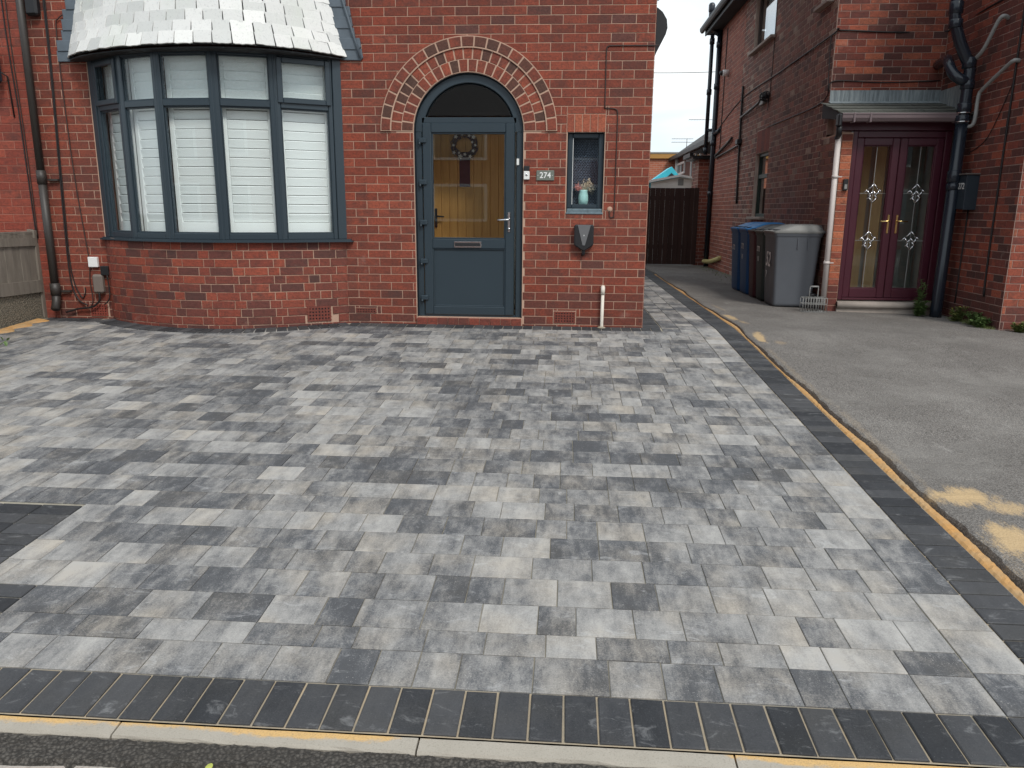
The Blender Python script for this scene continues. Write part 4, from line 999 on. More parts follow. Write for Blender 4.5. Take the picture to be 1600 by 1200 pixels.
m = MB(); m.prism([(.165, .835), (.190, .835), (.245, 1.040), (.112, 1.040)], .007, .002, y0=-.088); part(m, 'front_wedge', plain('mid_grey_plastic', (.13, .13, .135), .45), ch)
m = MB(); m.prism([(.1735, .936), (.180, .928), (.183, .937), (.178, .945)], .002, .0005, y0=-.0945); part(m, 'emblem', M_WPVC, ch)
m = MB(); m.tube([(.178, -.05, .80), (.178, -.05, .745), (.170, -.03, .74)], .018, 8); part(m, 'cable_gland', M_BLACK, ch)
op = MB(); op.tube([(.392, 0, .40), (.392, -.035, .405), (.392, -.045, .39), (.392, -.045, .33)], .022, 10); op.tube([(.392, -.045, .335), (.390, -.045, .0), (.388, -.045, -.04)], .0175, 10)
o = tag(op.build('overflow_pipe', M_CREAM), 'short white waste pipe running into the paving below the charger', 'pipe'); m = MB(); m.lathe([(.05, 0), (.035, .012), (.02, .016)], 12, at(.388, -.05, -.022)); sub(m, 'mortar_collar', M_JOINT, o)
def cable(path, r, mat, label, cat='cable', group=None, n=6, sm=5):
    m = MB(); m.tube(smooth_path(path, sm), r, n); return tag(m.build('cable', mat), label, cat, group)
y_ = -.010
cable([(XR+.01, .0, 2.765), (XR+.006, y_, 2.765), (.42, y_, 2.765), (.375, y_, 2.76), (.352, y_, 2.72), (.352, y_, 2.4), (.352, y_, 2.18)], .006, M_BROWNC, 'thin brown cable turning down the brickwork right of the arch')
cable([(.352, y_, 2.185), (.44, y_, 2.18), (.47, y_, 2.165), (.482, y_, 2.10), (.482, y_, 1.6), (.48, y_, 1.16), (.470, y_, 1.125), (.45, y_, 1.118), (.435, y_, 1.13), (.432, y_, 1.185)], .0055, M_BROWNC, 'thin brown cable hooking up below the small window')
m = MB(); m.lathe([(.03, 0), (.022, .006), (.01, .01)], 10, at(.436, -.004, 1.20) @ Matrix.Rotation(R_(90), 4, 'X')); part(m, 'filler_patch', M_MORT, house)
vh = MB()      # bulging black hood on the side wall
prof = [(0, 3.20), (.05, 3.19), (.10, 3.15), (.145, 3.08), (.155, 3.0), (.14, 2.94), (.10, 2.86), (.05, 2.76), (.02, 2.68), (0, 2.60)]
pts = prof
vs = [(XR+p[0], y, p[1]) for y in (.35, .95) for p in pts]; n = len(pts); vh.add(vs, [(i+1, i, n+i, n+i+1) for i in range(n-1)]+[tuple(range(n)), tuple(range(2*n-1, n-1, -1))])
tag(vh.build('vent_hood', M_BLACK), 'black bulging hood on the passage side of the brick house', 'vent hood')
m = MB(); m.tube([(XR, .3, 3.255), (XR+.05, .3, 3.255)], .012, 8); tag(m.build('overflow_stub', M_BLACK), 'tiny dark overflow stub above the black hood', 'pipe')
# --- left side: adjoining house, downpipe, boxes, cables
adj = thing('adjoining_house', 'smooth red brick house joined on left of the brown downpipe', 'house', (-7.2, .1, 0))
mb = MB(); holed_sheet(mb, -10, XL-.001, -.25, WT, [], ID); mb.box(-10, XL-.002, .02, 7.9, -.25, WT); part(mb, 'wall', M_MORTA, adj)
pc = Pieces('brick', 'brickwork', 200); lay(pc, ID, XL-.006, -.17, WT, M_BRICKA, x0=-10, phase=.03, J=.006); pc.finish(adj)
mb = MB(); mb.add([(-10, -.35, WT-.05), (XL-.01, -.35, WT-.05), (XL-.01, 3.9, 7.6), (-10, 3.9, 7.6), (XL-.01, 8.2, WT-.05), (-10, 8.2, WT-.05)], [(0, 1, 2, 3), (3, 2, 4, 5), (0, 5, 4, 1)]); part(mb, 'roof', M_ROOF, adj)
dp = thing('downpipe', 'brown black downpipe on the brick wall between the two left houses', 'downpipe', (-5.56, -.07, .1))
m = MB(); m.tube([(-5.575, -.075, 4.2), (-5.575, -.075, 1.52)], .038, 12); part(m, 'upper_pipe', M_DPIPE, dp)
m = MB(); m.tube([(-5.575, -.075, 1.56), (-5.575, -.075, 1.42)], .048, 12); m.box(-5.53, -5.42, -.05, -.003, 1.455, 1.475); part(m, 'socket', M_DPIPE, dp)
m = MB(); m.tube([(-5.575, -.075, 1.46), (-5.575, -.075, .33)], .041, 12); part(m, 'lower_pipe', M_DPIPE, dp)
m = MB(); m.tube([(-5.575, -.075, .37), (-5.575, -.075, .24)], .052, 12); m.tube([(-5.575, -.075, .26), (-5.575, -.085, .17), (-5.56, -.14, .09)], .044, 12); m.box(-5.53, -5.43, -.05, -.003, .27, .29); part(m, 'shoe', M_DPIPE, dp)
m = MB(); m.box(-5.53, -5.40, -.09, -.003, 3.08, 3.30, bev=.02); part(m, 'bracket', M_BLACK, dp)
CS = [([(-5.36, -.014, 4.0), (-5.375, -.014, 2.6), (-5.42, -.014, 1.2), (-5.43, -.014, .45), (-5.37, -.02, .2), (-5.25, -.04, .13)], .008, 'thick black cable nearest the downpipe right side', M_BLACKS),
      ([(-5.34, -.012, 4.0), (-5.36, -.012, 2.7), (-5.40, -.012, 1.3), (-5.41, -.012, .5), (-5.33, -.014, .22), (-5.28, -.02, .25), (-5.275, -.012, .32)], .006, 'black cable looping at its foot beside the downpipe', M_BLACKS),
      ([(-5.17, -.03, 3.09), (-5.23, -.022, 3.05), (-5.262, -.014, 2.97), (-5.27, -.012, 2.4), (-5.25, -.012, 1.5), (-5.20, -.012, .75), (-5.19, -.012, .65)], .006, 'thin cable curling at its top beside the bay roof', M_BROWNC),
      ([(-5.19, -.014, .55), (-5.21, -.012, .4), (-5.20, -.014, .18), (-5.24, -.03, .1)], .006, 'short cable dropping from the white junction box', M_BROWNC),
      ([(-5.09, -.06, .27), (-5.10, -.06, .18), (-5.2, -.05, .11), (-5.35, -.04, .09), (-5.5, -.05, .05)], .011, 'black cable sweeping along the wall foot to the downpipe', M_BLACKS),
      ([(-4.985, -.05, .46), (-4.975, -.05, .3), (-4.99, -.05, .2), (-5.05, -.05, .14)], .007, 'curved cable right of the brown meter box', M_BLACKS),
      ([(-5.80, -.014, 4.0), (-5.81, -.014, 3.0), (-5.78, -.014, 2.2), (-5.77, -.014, 1.6), (-5.76, -.014, .8)], .007, 'left cable of the pair on the smooth brick wall', M_BLACKS),
      ([(-5.77, -.012, 4.0), (-5.77, -.012, 2.8), (-5.75, -.012, 1.9), (-5.745, -.012, .85)], .006, 'right cable of the pair on the smooth brick wall', M_BROWNC)]
for p, r, l, m_ in CS: cable(p, r, m_, l)
flat_box('junction_box', 'small white junction box on the wall left of the bay', 'box', -5.192, -5.085, .545, .655, .04, M_WPVC)
o = flat_box('meter_box', 'brown plastic service box on the wall left of the bay', 'box', -5.15, -5.035, .265, .47, .075, plain('taupe_plastic', (.17, .14, .12), .6), bev=.02)
flat_box('black_socket', 'small black weatherproof box above right of the brown box', 'box', -5.055, -4.965, .46, .56, .05, M_BLACK)
lt = thing('wall_lantern', 'blue black bracket at the far left edge of the smooth wall', 'bracket', (-5.95, -.15, 2.6))
m = MB(); m.box(-6.02, -5.86, -.22, -.06, 2.42, 2.80, bev=.03); part(m, 'body', plain('blue_black_metal', (.02, .035, .05), .4), lt); m = MB(); m.tube([(-5.88, -.1, 2.55), (-5.84, -.03, 2.5), (-5.835, -.012, 2.1)], .008, 6); part(m, 'flex', M_BLACKS, lt)
# --- fence on the left boundary
fn = thing('boundary_fence', 'weathered grey timber fence on a pebbly concrete board at the left', 'fence', (-5.78, -1.0, -.05))
FX = -5.78
def fz(y): return gz(y)+.0
nb = 14
for i in range(nb):
    y1 = -.06-.115*i; m = MB(); M = at(FX, 0, 0, 90)
    m.box(y1-.113, y1, -.008-.004*(i % 2), .008, .30+.052*y1, .90-.055*y1*.3+random.uniform(-.004, .004), M, .003); part(m, 'board', M_FENCE, fn)
for z0, z1, d in ((.77, .855, .02), (.27, .40, .03)):
    m = MB(); M = at(FX, 0, 0, 90); m.add(*[[(y, -d-.008, z+y*-.015) for y in (-1.7, -.05) for z in (z0, z1)]+[(y, -.008, z+y*-.015) for y in (-1.7, -.05) for z in (z0, z1)], [(0, 2, 3, 1), (1, 3, 7, 5), (0, 4, 6, 2), (2, 6, 7, 3), (0, 1, 5, 4)]], M); part(m, 'rail', M_FENCE, fn)
m = MB(); m.box(FX-.05, FX+.01, -1.75, -.03, .895, .925, bev=.004); part(m, 'capping', M_FENCE, fn)
m = MB(); m.box(FX-.03, FX+.025, -.055, .0, -.02, .935, bev=.004); part(m, 'post', M_FENCE, fn); m = MB(); m.box(FX-.06, FX-.01, -.05, -.0, .4, .945, bev=.004); part(m, 'post', M_FENCE, fn)
gbm = NT('exposed_pebble_concrete'); gv = gbm.vor(75); gbm.col(gbm.mix(gbm.ramp(gv, [(.2, 0), (.6, 1)]), (.30, .25, .19), (.13, .12, .095))); gbm.rough(.95, .2); gbm.bump(gv, 1, .01)
m = MB(); m.box(FX-.03, FX+.012, -.85, -.056, -.25, .32, bev=.006); part(m, 'gravel_board', gbm.m, fn); m = MB(); m.box(FX-.03, FX+.012, -1.7, -.856, -.25, .31, bev=.006); part(m, 'gravel_board', gbm.m, fn)
sg = MB(); M_LEAF = NT('green_weed_leaf'); r1_ = M_LEAF.noise(30, 3); M_LEAF.col(M_LEAF.mix(r1_, (.045, .095, .028), (.16, .24, .07))); M_LEAF.rough(.55); M_LEAF = M_LEAF.m
def leaf(mb, p, d, l, w, up=Vector((0, 0, 1))):
    d = d.normalized(); s = d.cross(up); s = s.normalized() if s.length > .01 else Vector((1, 0, 0)); n = s.cross(d)
    mb.add([p, p+d*l*.35+s*w*.5+n*w*.12, p+d*l*.7+s*w*.38+n*w*.08, p+d*l-n*w*.2, p+d*l*.7-s*w*.38+n*w*.08, p+d*l*.35-s*w*.5+n*w*.12, p+d*l*.5-n*w*.05], [(0, 1, 6), (1, 2, 6), (2, 3, 6), (3, 4, 6), (4, 5, 6), (5, 0, 6)])
p0 = Vector((-4.78, -1.9, .02))
spr = thing('leaf_sprig', 'tiny green sprig poking in at the left edge of the drive', 'plant', (-4.9, -1.9, -.1))
st = MB(); st.tube([(-4.98, -1.9, gz(-1.9)), (-4.9, -1.9, .0), (-4.80, -1.9, .06)], .003, 4); part(st, 'stem', M_LEAF, spr)
for k in range(4): lf = MB(); leaf(lf, Vector((-4.80-.02*k, -1.9, .05)), Vector((.5-.3*k, -.2, .6*(-1)**k)), .05, .03); part(lf, 'leaf', M_LEAF, spr)
# ================================================================== NEIGHBOURING HOUSE (right)
GX, PY, RY, WX, WY = 3.43, 2.05, 2.85, 4.84, .72      # gable wall x, porch front y, recessed wall y, return wall x, wing front y
nb_ = thing('neighbouring_house', 'darker brick house across the shared drive with a maroon glazed porch', 'house', (5.5, 4, -.1))
NT_ = 5.25
MGa = at(GX, 11.3, 0, -90)     # local x runs from the back (11.3) to the front
MRe = at(WX, RY, 0, -90)
uwin, lwin = (3.72, 5.26, 4.10, 5.15), (4.55, 5.45, 1.10, 2.22)
uwin2 = (7.72, 8.2, 3.93, 5.15)
mb = MB(); holed_sheet(mb, 0, 11.3-RY, -.3, NT_, [uwin, lwin, uwin2], MGa); part(mb, 'gable_wall', M_MORTD, nb_)
mb = MB(); holed_sheet(mb, GX, WX, 2.2, NT_, [], at(0, RY, 0)); holed_sheet(mb, WX, 9.5, -.3, NT_, [], at(0, WY, 0)); holed_sheet(mb, 0, RY-WY, -.3, NT_, [], MRe)
mb.box(GX+.01, 9.5, 11.2, 11.3, -.3, NT_); mb.box(9.4, 9.5, WY+.01, 11.2, -.3, NT_); part(mb, 'front_wall', M_MORTN, nb_)
pc = Pieces('brick', 'brickwork', 300)
lay(pc, at(0, RY, 0), WX-.004, 2.62, NT_, M_BRICKN, x0=GX+.003, phase=.08)
def tone_ret(x, z, ra, rb): return (ra*.75, rb) if z > .25 else (ra*.3, rb)
lay(pc, MRe, RY-WY, -.16, NT_, M_BRICKN, x0=.004, phase=.03, L=.20, tone=tone_ret)
lay(pc, at(0, WY, 0), 9.4, -.16, NT_, M_BRICKN, x0=WX+.002, phase=.08, tone=lambda x, z, a, b: (.35+.65*a if z > .1 else a*.4, b))
def tone_g(x, z, ra, rb): return ra, rb
lay(pc, MGa, 11.3-RY, -.2, NT_, M_BRICKD, holes=[uwin, lwin, uwin2, (lwin[0]-.02, lwin[1]+.02, 2.22, 2.62), (0, 2.9, -1, 9)], x0=0, d=.003, J=.009, JX=.024, tone=tone_g)
lay(pc, MGa, 2.9, -.2, NT_, M_BRICKR, x0=0, d=.003, J=.007)
for i in range(8): pc.rect(MGa, lwin[0]-.01+i*.115, 2.225, .107, .385, .004, .003, M_BRICKN, ra=.4+.2*random.random())
# porch pier
P0, P1 = 3.372, 3.505
for k in range(26):
    z = -.07+k*.0848
    pm = M_BRICKP if 3 < k < 25 else M_BRICKN
    pc.rect(at(0, PY, 0), P0+.003, z+.004, P1-P0-.006, .0765, .005, .003, pm, ra=random.random() if k > 3 else .3)
lay(pc, at(P0, RY-.005, 0, -90), RY-PY-.01, -.07, 2.15, M_BRICKD, x0=0, phase=.02)
pc.finish(nb_)
mb = MB(); mb.box(P0, P1, PY, RY, -.2, 2.15); part(mb, 'porch_side_wall', M_MORT, nb_)
# windows in the gable
def gwin(h, label, fmat, gmat, bars=(), sill=True, curtain=None):
    x0, x1, z0, z1 = h; m = MB(); f = .06; d0 = .06
    for bx in ((x0, x0+f, z0, z1), (x1-f, x1, z0, z1), (x0+f, x1-f, z0, z0+f), (x0+f, x1-f, z1-f, z1)): m.box(bx[0], bx[1], d0, d0+.06, bx[2], bx[3], MGa, .005)
    for b in bars: m.box(b[0], b[1], d0-.003, d0+.055, b[2], b[3], MGa, .004)
    o = part(m, 'window_frame', fmat, nb_, label=label); g = MB(); g.box(x0+f, x1-f, d0+.03, d0+.036, z0+f, z1-f, MGa); sub(g, 'pane', gmat, o)
    g = MB(); g.box(x0, x1, .2, .21, z0, z1, MGa); sub(g, 'curtain', curtain or M_DARKIN, o)
    if sill: g = MB(); g.box(x0-.06, x1+.06, -.09, .08, z0-.045, z0+.004, MGa, .008); sub(g, 'sill', M_CONC, o)
M_FRW = plain('dark_brown_window_frame', (.05, .035, .03), .5)
gwin(uwin, 'upstairs window with dark frame and pale blind', M_FRW, M_GLASS, curtain=M_WHITE)
gwin(lwin, 'narrow downstairs window with dark green frame', plain('dark_green_frame', (.02, .045, .035), .5), M_GLASS, bars=[(lwin[0]+.05, lwin[1]-.05, 1.78, 1.85)], curtain=plain('net_curtain', (.2, .2, .19), .9))
gwin(uwin2, 'upstairs window at the top corner of the side wall', M_FRW, M_GLASS, curtain=M_WHITE)
# eaves, gutter, roof
m = MB(); m.box(GX-.28, GX+.02, RY-.1, 11.45, NT_-.03, NT_+.02); part(m, 'eaves_soffit', M_SOFF, nb_)
m = MB(); m.box(GX-.30, GX-.27, RY-.1, 11.45, NT_-.05, NT_+.14); part(m, 'fascia', M_BLACK, nb_)
m = MB(); pr = [(-.06, .05), (-.055, .0), (-.03, -.045), (0, -.055), (.03, -.045), (.055, 0), (.06, .05)]
vs = [(GX-.36+p[0], y, NT_+.07+p[1]) for y in (RY-.1, 11.5) for p in pr]; m.add(vs, [(i, i+1, 8+i, 7+i) for i in range(6)]); m.add(vs[:7], [tuple(range(7))]); part(m, 'gutter', M_BLACK, nb_)
m = MB(); m.add([(GX-.36, RY-.2, NT_+.10), (9.6, RY-.2, NT_+.1), (6.5, 6.5, 7.4), (GX-.36, 11.5, NT_+.1), (9.6, 11.5, NT_+.1), (9.6, .4, NT_+.1), (WX-.2, .4, NT_+.1), (7.2, 2.4, 6.8)], [(0, 1, 2), (0, 2, 3), (3, 2, 4), (1, 4, 2), (6, 5, 7), (6, 7, 2), (5, 1, 7)]); part(m, 'roof', M_ROOF, nb_)
# rear outrigger beside the gate
m = MB(); m.box(3.14, 3.7, 11.32, 12.2, -.3, 2.42); ow = part(m, 'outrigger_wall', M_MORTD, nb_)
oc = Pieces('outrigger_brick', 'outrigger_brickwork', 200); lay(oc, at(0, 11.32, 0), 3.44, -.2, 2.42, M_BRICKR, x0=3.14); lay(oc, at(3.14, 12.2, 0, -90), .87, -.2, 2.42, M_BRICKD, x0=0); oc.finish(nb_)
m = MB(); m.box(2.98, 3.5, 11.2, 12.3, 2.42, 2.50); m.box(2.90, 2.99, 11.2, 12.3, 2.47, 2.56); part(m, 'outrigger_eaves', M_BLACK, nb_)
m = MB(); m.add([(2.9, 11.15, 2.55), (4.5, 11.15, 3.25), (4.5, 12.35, 3.25), (2.9, 12.35, 2.55), (4.5, 11.15, 2.5), (4.5, 12.35, 2.5)], [(0, 1, 2, 3), (0, 4, 1)]); part(m, 'outrigger_roof', M_ROOF, nb_)
# porch joinery
def ydoor(px0, px1, name):
    m = MB(); z0, z1 = .115, 2.09; f = .088; Y = PY+.03
    for bx in ((px0, px0+f, z0, z1), (px1-f, px1, z0, z1), (px0+f, px1-f, z0, z0+f+.03), (px0+f, px1-f, z1-f, z1)): m.box(bx[0], bx[1], Y, Y+.06, bx[2], bx[3], bev=.007)
    for bx in ((px0+f, px0+f+.012, z0+f+.03, z1-f), (px1-f-.012, px1-f, z0+f+.03, z1-f), (px0+f+.012, px1-f-.012, z0+f+.03, z0+f+.042), (px0+f+.012, px1-f-.012, z1-f-.012, z1-f)): m.box(bx[0], bx[1], Y+.012, Y+.05, bx[2], bx[3], bev=.004)
    d = part(m, name, M_MAROON, nb_); g = MB(); g.box(px0+f+.005, px1-f-.005, Y+.03, Y+.037, z0+f+.03, z1-f); sub(g, 'pane', M_GLASS, d)
    cx = (px0+px1)/2; l = MB()
    l.box(cx-.003, cx+.003, Y+.026, Y+.030, z0+f+.03, z1-f); 
    for zc in (1.425, .842): l.box(px0+f, px1-f, Y+.026, Y+.030, zc-.003, zc+.003)
    sub(l, 'lead_strip', M_GREYP, d)
    for zc in (1.425, .842):
        o = MB()
        for (a, b, c, e) in ((0, .115, .055, .05), (0, .115, -.055, .05), (.07, .045, .105, .012), (-.07, .045, -.105, .012), (.075, .04, .03, -.035), (-.075, .04, -.03, -.035), (.02, -.02, .06, -.07), (-.02, -.02, -.06, -.07), (0, -.115, .045, -.05), (0, -.115, -.045, -.05), (0, .03, .05, -.03), (0, .03, -.05, -.03)):
            o.tube([(cx+a, Y+.024, zc+b), (cx+(a+c)/2+.008, Y+.020, zc+(b+e)/2), (cx+c, Y+.024, zc+e)], .0075, 5)
        sub(o, 'bevel_cluster', M_CHROME, d, label='silvery bevelled glass motif')
    return d
MDX = 4.095
d1 = ydoor(3.57, MDX-.004, 'porch_door'); d2 = ydoor(MDX+.004, 4.615, 'porch_door')
for d, x, s in ((d1, MDX-.047, -1), (d2, MDX+.058, 1)):
    h = MB(); h.box(x-.014, x+.014, PY+.018, PY+.031, .93, 1.165, bev=.008); h.tube([(x, PY+.02, 1.085), (x, PY-.025, 1.085), (x+s*.02, PY-.03, 1.085), (x+s*.115, PY-.028, 1.080)], [.010, .010, .010, .007], 8); sub(h, 'handle', M_BRASS, d)
m = MB()
for bx in ((3.508, 3.568, .085, 2.17), (4.618, 4.70, .085, 2.17), (3.568, 4.618, 2.092, 2.17), (3.568, 4.618, .085, .113)): m.box(bx[0], bx[1], PY+.01, PY+.09, bx[2], bx[3], bev=.006)
part(m, 'porch_frame', M_MAROON, nb_); 
m = MB(); m.box(P0-.03, 4.82, PY-.03, PY+.09, 2.172, 2.29, bev=.004); part(m, 'porch_fascia', M_MAROON, nb_)
m = MB(); m.tube([(3.50, PY-.04, .025), (4.68, PY-.04, .025)], .045, 12); m.box(3.50, 4.70, PY-.04, PY+.09, -.10, .07); part(m, 'porch_step', M_CONC, nb_, label='round nosed concrete step')
# porch roof: stepped slates, side board, flashing, gutter
ra_, rb_ = Vector((0, PY-.16, 2.345)), Vector((0, RY-.005, 2.60))
for k in range(4):
    t0, t1 = k/4, (k+1)/4; y0, z0 = ra_.y+(rb_.y-ra_.y)*t0, ra_.z+(rb_.z-ra_.z)*t0; y1, z1 = ra_.y+(rb_.y-ra_.y)*t1, ra_.z+(rb_.z-ra_.z)*t1
    x = 3.315; 
    while x < 4.83:
        w = min(random.uniform(.17, .23), 4.83-x); m = MB(); j = random.uniform(-.006, .006); lip = .014
        m.add([(x+.002, y0+j, z0+lip-.012), (x+w-.002, y0+j, z0+lip-.012), (x+w-.002, y0+j, z0+lip), (x+.002, y0+j, z0+lip), (x+w-.002, y1+.05, z1+.006), (x+.002, y1+.05, z1+.006)], [(0, 1, 2, 3), (3, 2, 4, 5), (1, 4, 2), (0, 3, 5)]); part(m, 'porch_slate', M_SLATED, nb_); x += w
m = MB(); m.add([(3.345, ra_.y+.02, 2.33), (4.83, ra_.y+.02, 2.33), (4.83, RY-.01, 2.585), (3.345, RY-.01, 2.585), (3.345, ra_.y+.02, 2.28), (3.345, RY-.01, 2.40), (4.83, ra_.y+.02, 2.28)], [(0, 1, 2, 3), (0, 3, 5, 4), (4, 6, 1, 0)]); part(m, 'porch_roof', M_SOFF, nb_)
m = MB(); m.box(GX-.005, WX-.006, RY-.014, RY-.004, 2.59, 2.755); m.add([(GX-.02, RY-.012, 2.62), (WX, RY-.012, 2.62), (WX, RY-.13, 2.578), (GX-.02, RY-.13, 2.578)], [(3, 2, 1, 0)]); m.box(WX-.02, WX-.006, RY-.75, RY-.015, 2.42, 2.74)
flash = NT('streaked_grey_lead'); sn_ = flash.noise(1, 5, flash.map((38, 38, 3)), .7); flash.col(flash.ramp(sn_, [(.3, (.09, .11, .125)), (.55, (.26, .30, .31)), (.75, (.42, .46, .45))])); flash.rough(.6)
part(m, 'lead_flashing', flash.m, nb_)
m = MB(); Yg = PY-.20; pr = [(-.055, .045), (-.052, .0), (-.03, -.035), (0, -.045), (.03, -.035), (.052, 0), (.055, .045)]
vs = [(x, Yg+p[0], 2.295+p[1]) for x in (3.27, 4.66) for p in pr]; m.add(vs, [(i+1, i, 7+i, 8+i) for i in range(6)]); m.add(vs[:7], [tuple(range(6, -1, -1))]); m.box(3.27, 4.66, Yg-.06, Yg-.05, 2.335, 2.352)
for x in (3.41, 3.60, 4.60): m.box(x-.012, x+.012, Yg-.064, Yg+.055, 2.243, 2.356, bev=.004)
part(m, 'porch_gutter', M_GUTT, nb_); m = MB(); m.box(3.225, 3.275, Yg-.055, Yg+.055, 2.20, 2.345, bev=.015); m.tube([(3.26, Yg, 2.2), (3.28, Yg+.05, 2.12), (3.305, PY-.02, 2.08)], .034, 10); part(m, 'gutter_outlet', M_BLACK, nb_)
# inside the porch
room('porch_interior', 3.51, 4.80, PY+.1, RY+.12, -.02, 2.4, plain('porch_plaster', (.50, .46, .41), .9), nb_)
m = MB(); YB = RY+.10; m.box(3.56, 4.06, YB-.05, YB, .0, 2.1); io = part(m, 'inner_door', M_OAKN, nb_, label='pale oak panelled inner door')
for z0, z1 in ((.12, .50), (.58, 1.0)): m = MB(); m.box(3.64, 3.98, YB-.062, YB-.045, z0, z1, bev=.006); sub(m, 'panel', M_OAKN, io)
m = MB(); m.box(3.66, 3.96, YB-.056, YB-.045, 1.15, 1.98); sub(m, 'pane', plain('dark_green_glass', (.035, .06, .055), .15), io)
for nm, x0, x1, mt in (('oak_jamb', 4.10, 4.24, M_OAKN), ('white_jamb', 4.30, 4.42, M_WPVC), ('grey_curtain', 4.44, 4.74, plain('grey_green_curtain', (.13, .145, .13), .9))): m = MB(); m.box(x0, x1, YB-.12, YB-.06, .0, 2.15, bev=.01); part(m, nm, mt, nb_)
bl = tag(MB().box(3.432, 3.492, PY-.035, PY-.004, 1.455, 1.595, bev=.006).build('porch_doorbell', M_BLACK), 'black doorbell on the orange brick pier left of the maroon doors', 'doorbell')
m = MB(); m.box(3.447, 3.479, PY-.038, PY-.034, 1.475, 1.53, bev=.001); sub(m, 'face_plate', M_GREYP, bl)
# pale rain pipe
rp_ = thing('rainwater_pipe', 'pale pinkish rainwater pipe at the left corner of the porch', 'pipe', (3.31, PY-.06, 0))
m = MB(); m.tube([(3.312, PY-.05, 2.16), (3.316, PY-.055, .02)], .034, 12); part(m, 'pipe', M_BEIGE, rp_)
for z in (1.62, .56): m = MB(); m.tube([(3.3135, PY-.052, z-.018), (3.3135, PY-.052, z+.018)], .039, 12); m.box(3.33, 3.40, PY-.06, PY-.045, z-.006, z+.006); part(m, 'clip', M_BEIGE, rp_)
# soil pipe with branches
so = thing('soil_pipe', 'fat black soil pipe between the porch and the return wall', 'pipe', (4.64, 1.75, -.05))
SX, SY = 4.665, 1.80
main = [(4.40, SY, 4.4), (4.425, SY, 3.62), (4.43, SY, 3.40), (4.50, SY, 3.18), (4.60, SY, 2.98), (4.665, SY, 2.86), (4.67, SY, 2.75), (4.665, SY, 2.2)]
m = MB(); m.tube(smooth_path(main, 4), .066, 14); part(m, 'upper_pipe', M_SOIL, so)
m = MB(); m.tube([(4.66, SY, 2.28), (4.645, SY, .02), (4.645, SY, -.1)], .070, 14); part(m, 'lower_pipe', M_SOIL, so)
for (x, z, r, h) in ((4.43, 3.50, .076, .07), (4.445, 3.33, .076, .05), (4.655, 2.90, .077, .06), (4.667, 2.66, .077, .05), (4.665, 2.40, .078, .06), (4.66, 2.27, .082, .05), (4.65, 1.62, .078, .07), (4.65, 1.50, .076, .04)):
    m = MB(); m.lathe([(r-.01, -h), (r, -h+.008), (r, h-.008), (r-.01, h)], 16, at(x, SY, z)); part(m, 'collar', M_SOIL, so)
m = MB(); m.tube(smooth_path([(4.66, SY, 2.70), (4.57, SY-.02, 2.72), (4.50, SY+.04, 2.80), (4.50, SY+.18, 2.94), (4.62, SY+.5, 3.03), (4.75, RY-.02, 3.06)], 5), [.060]*26, 12); part(m, 'branch', M_SOIL, so)
m = MB(); m.lathe([(.084, 0), (.088, .006), (.084, .012)], 16, at(4.663, SY, 2.34)); part(m, 'steel_band', M_CHROME, so); m = MB(); m.lathe([(.084, 0), (.088, .006), (.084, .012)], 16, at(4.663, SY, 2.24)); part(m, 'steel_band', M_CHROME, so)
for nm, lab, pth in (('upper', 'upper grey waste pipe curving from the return wall into the soil pipe', [(WX, 1.42, 3.30), (WX-.07, 1.40, 3.32), (WX-.10, 1.45, 3.27), (WX-.13, 1.62, 3.02), (4.70, SY-.02, 2.94)]),
                     ('lower', 'lower grey waste pipe running along the return wall and down', [(WX, 1.08, 2.80), (WX-.06, 1.08, 2.80), (WX-.07, 1.2, 2.76), (WX-.07, 1.62, 2.60), (WX-.08, 1.70, 2.52), (WX-.085, 1.70, 2.28), (WX-.10, 1.72, 2.20), (4.70, SY, 2.19)])):
    m = MB(); m.tube(smooth_path(pth, 4), .022, 8); tag(m.build('waste_pipe', M_GREYP), lab, 'pipe')
# letterbox 272
mbx = thing('letterbox', 'dark wall letterbox numbered 272 on the return wall right of the soil pipe', 'letterbox', (WX-.1, 1.5, 1.25))
m = MB(); Mx = at(WX-.004, 1.90, 0, -90); m.prism([(0, 1.25), (.33, 1.23), (.33, 1.625), (0, 1.64)], .145, .006, M=Mx, back=True); part(m, 'body', plain('blue_black_paint', (.022, .032, .042), .4), mbx)
m = MB(); m.box(-.012, .345, -.165, .0, 1.632, 1.650, Mx, .004); part(m, 'lid', plain('taupe_lid', (.12, .10, .09), .5), mbx)
M_PAINT = plain('white_paint_lettering', (.62, .62, .60), .7)
lettering('272', .10, Mx @ at(.225, -.148, 1.50), M_PAINT, mbx)
m = MB(); m.box(.035, .05, -.152, -.145, 1.40, 1.43, Mx, .002); part(m, 'lock', M_CHROME, mbx)
